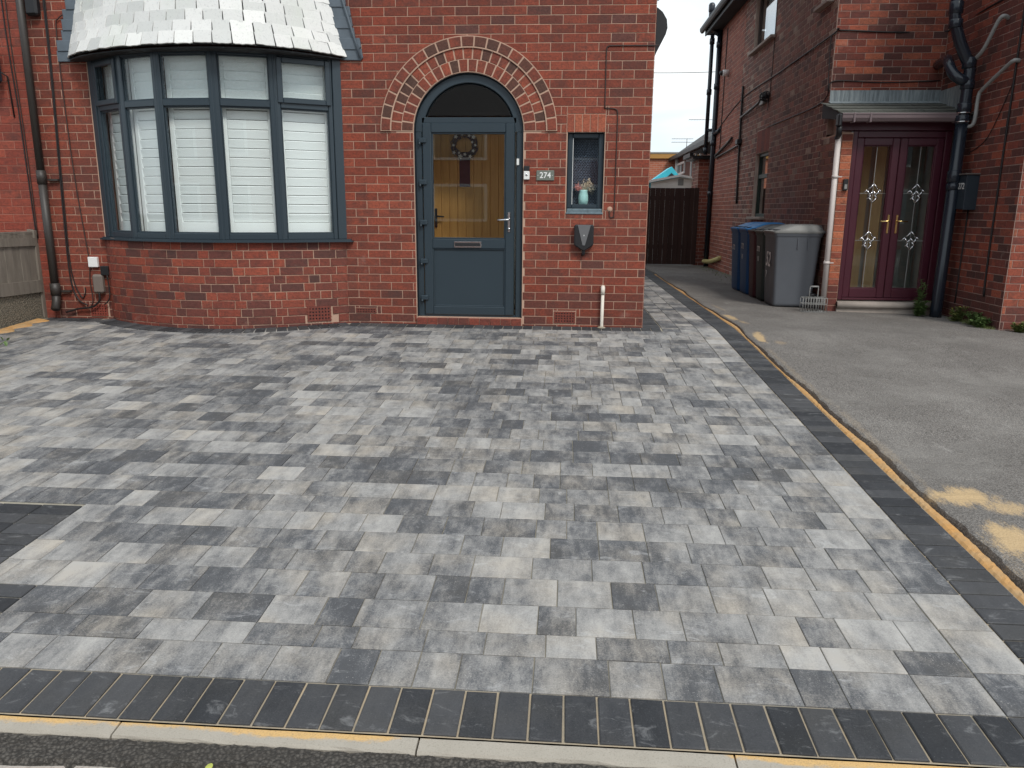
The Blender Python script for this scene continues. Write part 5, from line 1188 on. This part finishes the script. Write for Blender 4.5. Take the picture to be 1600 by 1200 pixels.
# cables on the neighbour
for p, r, l in (([(GX-.01, 11.2, 2.93), (GX-.012, 8.4, 3.37), (GX-.012, 5.5, 3.42), (GX-.015, RY+.02, 3.46), (GX+.05, RY-.012, 3.49), (4.2, RY-.012, 3.46), (WX-.012, RY-.02, 3.47), (WX-.012, 1.9, 3.52), (WX-.012, .75, 3.56)], .010, 'black cable sagging across the upper side wall and round the porch corner'),
                ([(GX-.012, 6.1, 2.62), (GX-.012, 4.6, 2.62), (GX-.012, 3.3, 2.63), (GX-.014, RY+.05, 2.72), (GX-.02, RY-.012, 2.84), (GX+.12, RY-.014, 2.875), (4.1, RY-.012, 2.85), (WX-.03, RY-.012, 2.87)], .007, 'thin cable along the wall just above the porch roof'),
                ([(GX-.012, 6.02, 5.2), (GX-.012, 6.0, 3.6), (GX-.012, 6.1, 3.0), (GX-.012, 6.12, 2.9)], .006, 'thin cable dropping down the side wall beside the upper window'),
                ([(GX-.03, RY+.08, 3.44), (GX-.03, RY+.06, 3.1), (GX-.02, RY+.04, 2.75)], .007, 'short cable down the corner above the porch'),
                ([(GX-.012, 10.2, 5.1), (GX-.012, 10.25, 2.5)], .012, 'dark red pipe running down the smooth gable end'),
                ([(WX-.015, 1.10, 4.4), (WX-.015, 1.12, 1.0), (WX-.015, 1.10, .25)], .011, 'vertical dark cable on the return wall right of the letterbox'),
                ([(WX-.012, 1.72, 1.24), (WX-.012, 1.74, .1)], .009, 'dark cable dropping from below the letterbox'),
                ([(WX-.012, 1.12, 2.6), (WX-.012, 1.5, 2.05), (WX-.012, 1.9, 1.9)], .005, 'thin cable slanting across the return wall')):
    cable(p, r, M_BLACKS, l)
gp_ = cable([(GX-.03, 8.15, 3.60), (GX-.03, 8.10, 2.4), (GX-.03, 8.0, 1.35)], .022, M_BLACKS, 'upright black conduit on the gable wall near the lower window', 'pipe')
gq = cable([(GX-.05, 8.1, 3.0), (GX-.06, 7.6, 3.02), (GX-.06, 6.7, 3.08), (GX-.06, 6.5, 3.12)], .024, M_DPIPE, 'slanting dark pipe feeding the wall flue', 'pipe')
cable([(GX-.04, 10.6, 2.45), (GX-.05, 9.2, 2.62), (GX-.03, 8.9, 2.70)], .03, M_DPIPE, 'sloping dark waste pipe on the smooth gable end', 'pipe')
cable([(GX-.04, 10.6, 2.40), (GX-.04, 8.9, 2.46), (GX-.03, 8.1, 2.50)], .02, M_DPIPE, 'level dark waste pipe below the sloping one', 'pipe')
m = MB(); m.box(GX-.10, GX-.005, 8.0, 8.2, 2.50, 2.60, bev=.01); tag(m.build('pipe_bracket', M_BLACK), 'black bracket box where the waste pipe meets the conduit', 'bracket')
flue = thing('wall_flue', 'wire caged wall flue on the dark side wall', 'flue', (GX-.1, 6.3, 3.1))
m = MB(); m.box(GX-.06, GX-.004, 6.30, 6.55, 3.03, 3.22, bev=.008); part(m, 'plate', M_GREYP, flue)
m = MB()
for a in range(0, 360, 30): m.tube([(GX-.02, 6.12+.09*math.cos(R_(a)), 3.13+.09*math.sin(R_(a))), (GX-.14, 6.12+.06*math.cos(R_(a)), 3.13+.06*math.sin(R_(a))), (GX-.17, 6.12, 3.13)], .006, 5)
for r_, dx in ((.09, .03), (.085, .08), (.06, .13)): m.tube([(GX-dx, 6.12+r_*math.cos(R_(a)), 3.13+r_*math.sin(R_(a))) for a in range(0, 361, 30)], .006, 5)
part(m, 'cage', M_BLACK, flue, stuff=True); m = MB(); m.tube([(GX-.004, 6.12, 3.13), (GX-.11, 6.12, 3.13)], .04, 10); part(m, 'outlet', M_BLACK, flue)
cc = thing('security_camera', 'white dome security camera high on the smooth gable end', 'camera', (GX-.1, 9.85, 4.1))
m = MB(); Mc = at(GX-.005, 9.82, 4.12) @ Matrix.Rotation(R_(-90), 4, 'Y'); m.lathe([(.07, 0), (.07, .12), (.055, .135)], 16, Mc); part(m, 'body', M_WPVC, cc)
m = MB(); m.lathe([(.055, .13), (.05, .16), (.03, .19), (.005, .2)], 16, Mc); part(m, 'dome', M_BLACK, cc)
# rear pipes at the gable end
for x, y, r, z0, z1, l in ((GX-.20, 11.0, .045, 2.5, 5.15, 'slim black downpipe standing off the far gable corner'), (GX-.055, 10.85, .058, -.1, 5.2, 'thick black soil pipe at the far end of the gable wall')):
    t = thing('rear_pipe', l, 'pipe', (x, y, z0)); m = MB(); m.tube([(x, y, z0), (x, y, z1)], r, 10); part(m, 'pipe', M_SOIL, t)
    for z in ((z0+.1, 3.9, 5.0) if r < .05 else (1.6, 2.75, 4.0, 4.9)): m = MB(); m.tube([(x, y, z-.06), (x, y, z+.06)], r+.014, 10); part(m, 'collar', M_SOIL, t)
t = thing('vent_pipe', 'black vent pipe with cowl rising above the far gutter end', 'vent', (GX-.2, 11.0, 5.1))
m = MB(); m.tube(smooth_path([(GX-.06, 10.9, 5.12), (GX-.16, 10.95, 5.22), (GX-.24, 11, 5.34), (GX-.25, 11, 5.5), (GX-.25, 11, 5.72)], 4), .06, 10); part(m, 'pipe', M_SOIL, t); m = MB(); m.lathe([(.068, 0), (.074, .02), (.074, .15), (.05, .19), (.02, .2)], 10, at(GX-.25, 11, 5.62)); part(m, 'cowl', M_SOIL, t)
m = MB(); m.tube([(GX-.20, 11.0, 3.05), (GX-.06, 10.85, 3.05)], .035, 8); m.tube([(GX-.055, 10.85, 2.96), (GX-.02, 10.5, 2.98), (GX-.01, 10.3, 3.02)], .05, 8); part(m, 'joint', M_SOIL, t)
# pale yellow downpipe on the ground
cable([(3.33, 10.9, .02), (3.36, 10.2, .06), (3.40, 9.3, .19)], .05, plain('yellowed_plastic', (.55, .47, .20), .6), 'yellowed plastic pipe lying against the wall foot near the gate', 'pipe', sm=4, n=10)
# ================================================================== BINS
def make_bin(y0, w, dep, hgt, body, lid, label, text=None, dark=None, xf=2.71):
    "wheelie bin whose front faces the drive (-X); y0 = near side"
    zb = tz(3.0, y0); t = thing('wheelie_bin', label, 'wheelie bin', (xf+dep/2, y0+w/2, zb), 'wheelie bins beside the gable wall')
    m = MB(); n = 5
    def ring(x0, x1, ya, yb, z, r):
        o = []
        for cx, cy, a0 in ((x1-r, yb-r, 0), (x0+r, yb-r, 90), (x0+r, ya+r, 180), (x1-r, ya+r, 270)):
            for k in range(n): a = R_(a0+90*k/(n-1)); o.append((cx+r*math.cos(a), cy+r*math.sin(a), z))
        return o
    H = hgt; tp = .055
    R1 = [ring(xf+tp+.01, xf+dep-tp-.06, y0+.045, y0+w-.045, zb+.02, .04), ring(xf+tp, xf+dep-tp-.05, y0+.04, y0+w-.04, zb+.06, .05), ring(xf+.012, xf+dep-.05, y0+.012, y0+w-.012, zb+H-.10, .045), ring(xf+.005, xf+dep-.04, y0+.006, y0+w-.006, zb+H-.085, .045), ring(xf-.004, xf+dep-.03, y0-.002, y0+w+.002, zb+H-.075, .05), ring(xf-.004, xf+dep-.03, y0-.002, y0+w+.002, zb+H-.03, .05)]
    vs = [p for r in R1 for p in r]; q = 4*n
    m.add(vs, [(i*q+k, i*q+(k+1) % q, (i+1)*q+(k+1) % q, (i+1)*q+k) for i in range(len(R1)-1) for k in range(q)]+[tuple(range(q-1, -1, -1))], smooth=True); part(m, 'body', body, t)
    m = MB(); R2 = [ring(xf-.018, xf+dep-.02, y0-.012, y0+w+.012, zb+H-.042, .05), ring(xf-.020, xf+dep-.02, y0-.014, y0+w+.014, zb+H-.020, .05), ring(xf+.07, xf+dep-.03, y0+.015, y0+w-.015, zb+H-.004, .05), ring(xf+.22, xf+dep-.05, y0+.04, y0+w-.04, zb+H+.055, .06), ring(xf+.30, xf+dep-.10, y0+.08, y0+w-.08, zb+H+.070, .06)]
    vs = [p for r in R2 for p in r]
    m.add(vs, [(i*q+k, i*q+(k+1) % q, (i+1)*q+(k+1) % q, (i+1)*q+k) for i in range(len(R2)-1) for k in range(q)]+[tuple(range(q-1, -1, -1)), tuple(range((len(R2)-1)*q, len(R2)*q))]); l = part(m, 'lid', lid, t)
    for s in (0, 1): m = MB(); ya = y0+.07+s*(w/2); m.box(xf+.03, xf+.12, ya, ya+w/2-.14, zb+H-.016, zb+H+.004, bev=.006); sub(m, 'grip_recess', M_ANTHD, l)
    m = MB(); m.tube([(xf+dep+.0, y0+.06, zb+H-.03), (xf+dep+.0, y0+w-.06, zb+H-.03)], .016, 8); part(m, 'handle_bar', body, t)
    for ya in (y0+.0, y0+w-.05): m = MB(); m.lathe([(.10, 0), (.10, .045), (.085, .05)], 16, at(xf+dep-.09, ya+.05, zb+.10) @ Matrix.Rotation(R_(90), 4, 'X')); wv = part(m, 'wheel', M_BLACK, t); 
    for k in (0, 1): m = MB(); m.box(xf+.30+k*.13, xf+.312+k*.13, y0+.002, y0+.016, zb+H-.25, zb+H-.10, bev=.003); part(m, 'rib', body, t)
    if text:
        for (s, sz, yy, zz, sq) in text: lettering(s, sz, at(xf+tp*.5*(1-(zz/H))*1.6-.004, y0+w-yy, zb+zz, -90) @ Matrix.Rotation(R_(2), 4, 'Y'), M_PAINT, t, sq)
    return t
M_PAINT = plain('white_paint_lettering', (.62, .62, .60), .7)
B_GREY = plain('mid_grey_bin_plastic', (.115, .125, .142), .42, .08, 8); B_LIDG = plain('weathered_grey_lid', (.20, .20, .19), .55, .15, 14)
B_DARK = plain('dark_green_black_bin', (.020, .032, .030), .45); B_MAR = plain('maroon_bin_plastic', (.060, .010, .016), .45); B_BLUE = plain('blue_bin_plastic', (.008, .085, .25), .42); B_BLID = plain('bright_blue_lid', (.02, .22, .55), .4); B_BRN = plain('brown_black_lid', (.055, .045, .043), .5)
B_OLID = plain('olive_black_lid', (.07, .072, .06), .5)
make_bin(2.26, .585, .66, 1.02, B_GREY, B_LIDG, 'grey wheelie bin nearest the porch, hand painted 52', [('52', .27, .30, .62, .85), ('7', .13, .20, .42, 1)])
make_bin(2.89, .44, .60, 1.01, B_DARK, B_OLID, 'dark green wheelie bin second from the porch with white lettering', [('272', .10, .22, .74, 1), ('11', .10, .22, .60, 1)])
make_bin(3.38, .40, .60, 1.01, B_MAR, B_BRN, 'maroon wheelie bin with dark lid between green and blue bins', None)
make_bin(3.84, .55, .62, 1.03, B_BLUE, B_BLID, 'blue wheelie bin next to the maroon bin', [('272', .11, .27, .74, 1), ('11', .10, .27, .58, 1)])
make_bin(4.46, .55, .62, 1.03, B_BLUE, B_BLID, 'blue wheelie bin furthest from the porch', [('272', .11, .27, .70, 1)])
# wire bottle carrier
wc = thing('wire_crate', 'small grey wire carrier standing at the foot of the rain pipe', 'crate', (3.16, 1.9, -.05))
m = MB(); zb = tz(3.1, 1.9)+.012; X0, X1, Y0, Y1 = 3.01, 3.305, 1.80, 1.93
for z in (zb, zb+.10, zb+.175): m.tube([(X0, Y0, z), (X1, Y0, z), (X1, Y1, z), (X0, Y1, z), (X0, Y0, z)], .005, 5)
for i in range(10): x = X0+(X1-X0)*i/9; m.tube([(x, Y0, zb), (x, Y0, zb+.175)], .0035, 4); m.tube([(x, Y1, zb), (x, Y1, zb+.175)], .0035, 4); m.tube([(x, Y0, zb), (x, Y1, zb)], .0035, 4)
part(m, 'wire_basket', M_GREYP, wc, stuff=True); m = MB(); m.tube([(3.09, 1.865, zb), (3.10, 1.865, zb+.315), (3.20, 1.865, zb+.315), (3.20, 1.865, zb)], .006, 6); m.tube([(3.10, 1.865, zb+.315), (3.20, 1.865, zb+.315)], .012, 6); part(m, 'handle', M_GREYP, wc)
# ================================================================== WEEDS
def weed(name, label, base, h, nst, spread, ll, seed, leafmat=None, flower=None):
    rnd = random.Random(seed); t = thing(name, label, 'weed', base); st = MB(); lf = MB(); fl_ = MB(); B = Vector(base)
    for i in range(nst):
        a = rnd.uniform(0, 6.28); sp = spread*rnd.uniform(.2, 1); hh = h*rnd.uniform(.45, 1); top = B+Vector((math.cos(a)*sp, math.sin(a)*sp*.7-.02, hh)); mid = (B+top)/2+Vector((rnd.uniform(-.02, .02), rnd.uniform(-.02, .02), hh*.1)); pth = smooth_path([B+Vector((rnd.uniform(-.03, .03)*spread*8, 0, 0)), mid, top], 5)
        st.tube(pth, .0028, 4)
        for k, p in enumerate(pth[1:]):
            for s in range(3):
                aa = rnd.uniform(0, 6.28); d = Vector((math.cos(aa), math.sin(aa), rnd.uniform(-.2, .7))); leaf(lf, p, d, ll*rnd.uniform(.5, 1.1)*(1.15-k/len(pth)*.6), ll*rnd.uniform(.25, .42))
        if flower and rnd.random() < .6:
            for s in range(5): aa = rnd.uniform(0, 6.28); leaf(fl_, top, Vector((math.cos(aa), math.sin(aa), .4)), .02, .012)
    part(st, 'stem', M_LEAF, t, stuff=True); part(lf, 'leaves', leafmat or M_LEAF, t, stuff=True)
    if flower: part(fl_, 'flowers', flower, t, stuff=True)
M_YEL = plain('yellow_petal', (.62, .50, .08), .6); M_LEAF2 = plain('yellowing_weed_leaf', (.16, .19, .055), .6, .4, 40)
weed('tall_weed', 'tall leafy weed growing at the right end of the porch step', (4.47, 1.90, -.08), .50, 6, .09, .075, 3)
weed('tall_weed', 'bushy low weed at the foot of the tall leafy one', (4.45, 1.82, -.08), .20, 14, .12, .07, 4)
for i, (x, y, h, n, s, l) in enumerate(((4.70, 1.42, .19, 16, .12, 'yellowish flowering weed clump by the soil pipe foot'), (4.76, 1.12, .17, 16, .13, 'green weed clump at the middle of the return wall foot'), (4.72, .90, .14, 18, .13, 'low green weed clump near the wing corner'), (4.98, .60, .13, 18, .13, 'weed clump on the front of the wing corner'), (5.18, .64, .07, 10, .12, 'small weed clump at the right edge of the picture'))):
    weed('ground_weed', l, (x, y, tz(x, y)), h, n, s, .055, 20+i, M_LEAF2 if i in (0, 3) else None, M_YEL if i == 0 else None)
gr = MB(); rnd = random.Random(5)
for i in range(900):
    y = rnd.uniform(.75, 1.7); x = WX-.02-abs(rnd.gauss(0, .05)); z = tz(x, y); a = rnd.uniform(0, 6.28); l = rnd.uniform(.02, .06); d = Vector((math.cos(a)*.5, math.sin(a)*.5, 1)).normalized(); p = Vector((x, y, z)); s = Vector((-math.sin(a), math.cos(a), 0))*.0025; gr.add([p-s, p+s, p+d*l], [(0, 1, 2)])
for i in range(500):
    y = rnd.uniform(5, 11); x = GX-.03-abs(rnd.gauss(0, .18)); z = tz(x, y); a = rnd.uniform(0, 6.28); l = rnd.uniform(.01, .04); d = Vector((math.cos(a)*.7, math.sin(a)*.7, .7)).normalized(); p = Vector((x, y, z)); s = Vector((-math.sin(a), math.cos(a), 0))*.012; gr.add([p-s, p+s, p+d*l], [(0, 1, 2)])
tag(gr.build('wall_foot_grass', M_LEAF2), 'sparse grass and moss along the foot of the neighbouring walls', 'grass', kind='stuff')
# ================================================================== GATE AND THE FAR YARD
ga = thing('side_gate', 'tall dark brown boarded gate closing the passage', 'gate', (2.2, 11.0, -.08))
x = .84; i = 0
while x < 3.12:
    w = .115; m = MB(); m.box(x+.002, x+w-.002, 10.985-.012*(i % 2), 11.01, -.07, 1.745+.01*math.sin(x*2), bev=.004); part(m, 'board', M_GATE, ga); x += w; i += 1
for z in (.3, 1.45): m = MB(); m.box(.84, 3.12, 11.01, 11.05, z, z+.1); part(m, 'rail', M_GATE, ga)
def house_obj(): pass
sh = thing('garden_shed', 'white plastic garden shed with low gable behind the gate', 'shed', (2.9, 14.0, -.1))
m = MB(); M_SHED = plain('cream_white_plastic', (.84, .82, .78), .5); m.prism([(2.20, -.1), (3.70, -.1), (3.70, 1.93), (2.95, 2.07), (2.20, 1.93)], .02, .004, y0=13.02); part(m, 'gable', M_SHED, sh)
for k in range(5): m = MB(); m.box(2.25, 3.65, 12.985, 13.0, 1.60+.075*k, 1.67+.075*k-(0), bev=.004) if k < 4 else None; (part(m, 'cladding_panel', M_SHED, sh) if k < 4 else None)
m = MB(); 
for s in (-1, 1): m.add([(2.95, 12.9, 2.14), (2.95+s*.84, 12.9, 1.985), (2.95+s*.84, 14.8, 1.985), (2.95, 14.8, 2.14), (2.95, 12.9, 2.085), (2.95+s*.84, 12.9, 1.92)], [(0, 1, 2, 3), (0, 4, 5, 1)])
part(m, 'roof', plain('white_shed_roof', (.88, .86, .83), .5), sh); m = MB(); m.box(2.90, 3.04, 12.97, 12.985, 1.86, 2.03); part(m, 'vent_grille', M_GREYP, sh)
pt = thing('play_tent', 'turquoise gabled playhouse roof showing above the white shed', 'playhouse', (2.8, 15, 0))
M_TURQ = plain('turquoise_fabric', (.05, .50, .62), .5, .15); X0, X1, XA_, ZA, Zb = 2.20, 3.22, 2.86, 2.40, 1.93
m = MB(); m.add([(X0, 14.1, Zb), (XA_, 14.1, ZA), (XA_, 15.1, ZA), (X0, 15.1, Zb), (X1, 14.1, Zb+.06), (X1, 15.1, Zb+.06)], [(0, 1, 2, 3), (1, 4, 5, 2)]); m.add([(X0, 14.09, Zb), (X1, 14.09, Zb+.06), (XA_, 14.09, ZA), (X0+.1, 14.09, Zb+.01)], [(0, 1, 2)]); part(m, 'roof', M_TURQ, pt)
m = MB(); m.add([(2.72, 14.07, 2.10), (2.98, 14.07, 2.13), (2.86, 14.07, 2.23)], [(0, 1, 2)]); part(m, 'opening', M_ANTHD, pt); m = MB(); m.box(2.25, 3.2, 14.12, 15.1, 0, 1.94); part(m, 'wall', M_TURQ, pt)
bbd = thing('flat_roofed_building', 'orange red brick building with ochre fascia beyond the shed', 'building', (1.5, 27, 0))
FARB = NT('far_orange_brick'); fb = FARB.n('ShaderNodeTexBrick'); fb.inputs['Scale'].default_value = 1; fb.inputs['Brick Width'].default_value = .235; fb.inputs['Row Height'].default_value = .085; fb.inputs['Mortar Size'].default_value = .008
fb.inputs['Color1'].default_value = (.36, .11, .06, 1); fb.inputs['Color2'].default_value = (.46, .15, .08, 1); fb.inputs['Mortar'].default_value = (.42, .26, .2, 1); FARB.l(FARB.map((1, 1, 1), rot=(R_(90), 0, 0)), fb.inputs[0]); FARB.col(fb.outputs[0]); FARB.rough(.9)
m = MB(); m.box(-9, 4.75, 26, 32, -.2, 3.38); part(m, 'wall', FARB.m, bbd); m = MB(); m.box(-9, 4.78, 25.9, 32, 3.38, 3.58); part(m, 'fascia', plain('ochre_fascia', (.42, .22, .06), .7), bbd); m = MB(); m.box(-9, 4.8, 25.88, 32, 3.581, 3.64); part(m, 'roof_edge', M_GREYP, bbd)
fh = thing('far_house', 'far dark brick house with white windows and a chimney', 'house', (6.5, 24, 0))
m = MB(); 
HX = lambda y: 4.53+(24-y)*.0
m.box(4.55, 10, 15.5, 25.9, -.2, 3.40); part(m, 'wall', M_BRICKD, fh)
m = MB(); m.add([(4.30, 26.2, 3.38), (4.30, 15.2, 3.38), (7.4, 15.2, 5.6), (7.4, 26.2, 5.6), (10.2, 26.2, 3.4), (10.2, 15.2, 3.4)], [(0, 1, 2, 3), (3, 2, 5, 4), (1, 5, 2), (0, 3, 4)]); part(m, 'roof', M_ROOF, fh); m = MB(); m.box(4.24, 4.34, 15.2, 26.2, 3.26, 3.40); part(m, 'gutter', M_BLACK, fh)
def far_win(y0, y1, z0, z1, n):
    m = MB(); M = at(4.55, y1, 0, -90); W = y1-y0
    for bx in [(0, .08, z0, z1), (W-.08, W, z0, z1), (.08, W-.08, z0, z0+.08), (.08, W-.08, z1-.08, z1)]+[(W*k/n-.04, W*k/n+.04, z0+.08, z1-.08) for k in range(1, n)]: m.box(bx[0], bx[1], -.05, .01, bx[2], bx[3], M)
    o = part(m, 'window', M_WPVC, fh); g = MB(); g.box(.05, W-.05, -.02, -.01, z0+.05, z1-.05, M); sub(g, 'pane', plain('far_dark_pane', (.05, .06, .07), .1), o)
far_win(19.6, 21.6, 2.30, 3.28, 2); far_win(23.2, 25.2, 2.65, 3.12, 2)
m = MB(); m.box(4.44, 4.54, 25.2, 25.3, 0, 3.3); part(m, 'downpipe', M_WPVC, fh)
m = MB(); m.box(5.55, 6.35, 21.6, 22.4, 4.2, 4.62); m.box(5.50, 6.40, 21.55, 22.45, 4.62, 4.70); ck = part(m, 'chimney', M_BRICKR, fh); m = MB(); m.lathe([(.13, 0), (.11, .22), (.15, .25), (.15, .30)], 10, at(5.80, 22, 4.70)); sub(m, 'chimney_pot', M_GREYP, ck)
for (x, y, z0, z1, l) in ((4.95, 21.5, 3.9, 4.45, 'roof aerial nearest the chimney of the far house'), (4.75, 24.5, 3.7, 4.05, 'lower double roof aerial left of the chimney')):
    t = thing('tv_aerial', l, 'aerial', (x, y, z0)); m = MB(); m.tube([(x, y, z0), (x, y, z1)], .014, 5); part(m, 'mast', M_GREYP, t)
    for dz in ((0,) if z1 > 4.2 else (0, -.13)):
        m = MB(); m.tube([(x-.6, y, z1+dz), (x+.25, y, z1+dz)], .010, 5)
        for k in range(8): m.tube([(x-.6+.1*k, y-.12, z1+dz), (x-.6+.1*k, y+.12, z1+dz)], .006, 4)
        part(m, 'antenna', M_GREYP, t)
m = MB(); m.tube([Vector((-2+12*k/20, 40, 9.55-.35*k/20-.25*math.sin(math.pi*k/20))) for k in range(21)], .02, 4); tag(m.build('overhead_wire', M_GREYP), 'thin overhead wire crossing the sky between the two houses', 'wire')
# houses across the road, seen only as reflections in the glass
for i, x0 in enumerate((-22, -11.5, -1, 9.5)):
    t = thing('house_opposite', ['brick house across the road, far left of its row', 'brick house across the road, second from the left', 'brick house across the road, third from the left', 'brick house across the road, far right of its row'][i], 'house', (x0+4.5, -26, -.5), 'houses across the road')
    m = MB(); m.box(x0, x0+9, -34, -26, -.5, 5.2); part(m, 'wall', M_BRICKR, t)
    m = MB(); m.add([(x0-.2, -25.7, 5.1), (x0+9.2, -25.7, 5.1), (x0+9.2, -30, 7.8), (x0-.2, -30, 7.8), (x0-.2, -34.3, 5.1), (x0+9.2, -34.3, 5.1)], [(0, 3, 2, 1), (3, 4, 5, 2), (1, 2, 5), (0, 4, 3)]); part(m, 'roof', M_ROOF, t)
    for (a, b, c, d) in ((.8, 3.2, .7, 2.3), (5.6, 8.0, .7, 2.3), (.8, 3.2, 3.3, 4.7), (5.6, 8.0, 3.3, 4.7)):
        m = MB(); M = Matrix.Translation((x0, -26, 0)) @ Matrix.Rotation(math.pi, 4, 'Z'); 
        m.box(-a, -b, -.06, .01, c, d, M); o = part(m, 'window', M_WPVC, t); g = MB(); g.box(-a-.12, -b+.12, -.08, -.055, c+.12, d-.12, M); sub(g, 'pane', plain('far_dark_pane2', (.10, .12, .14), .1) if 'far_dark_pane2' not in MATS else MATS['far_dark_pane2'], o)
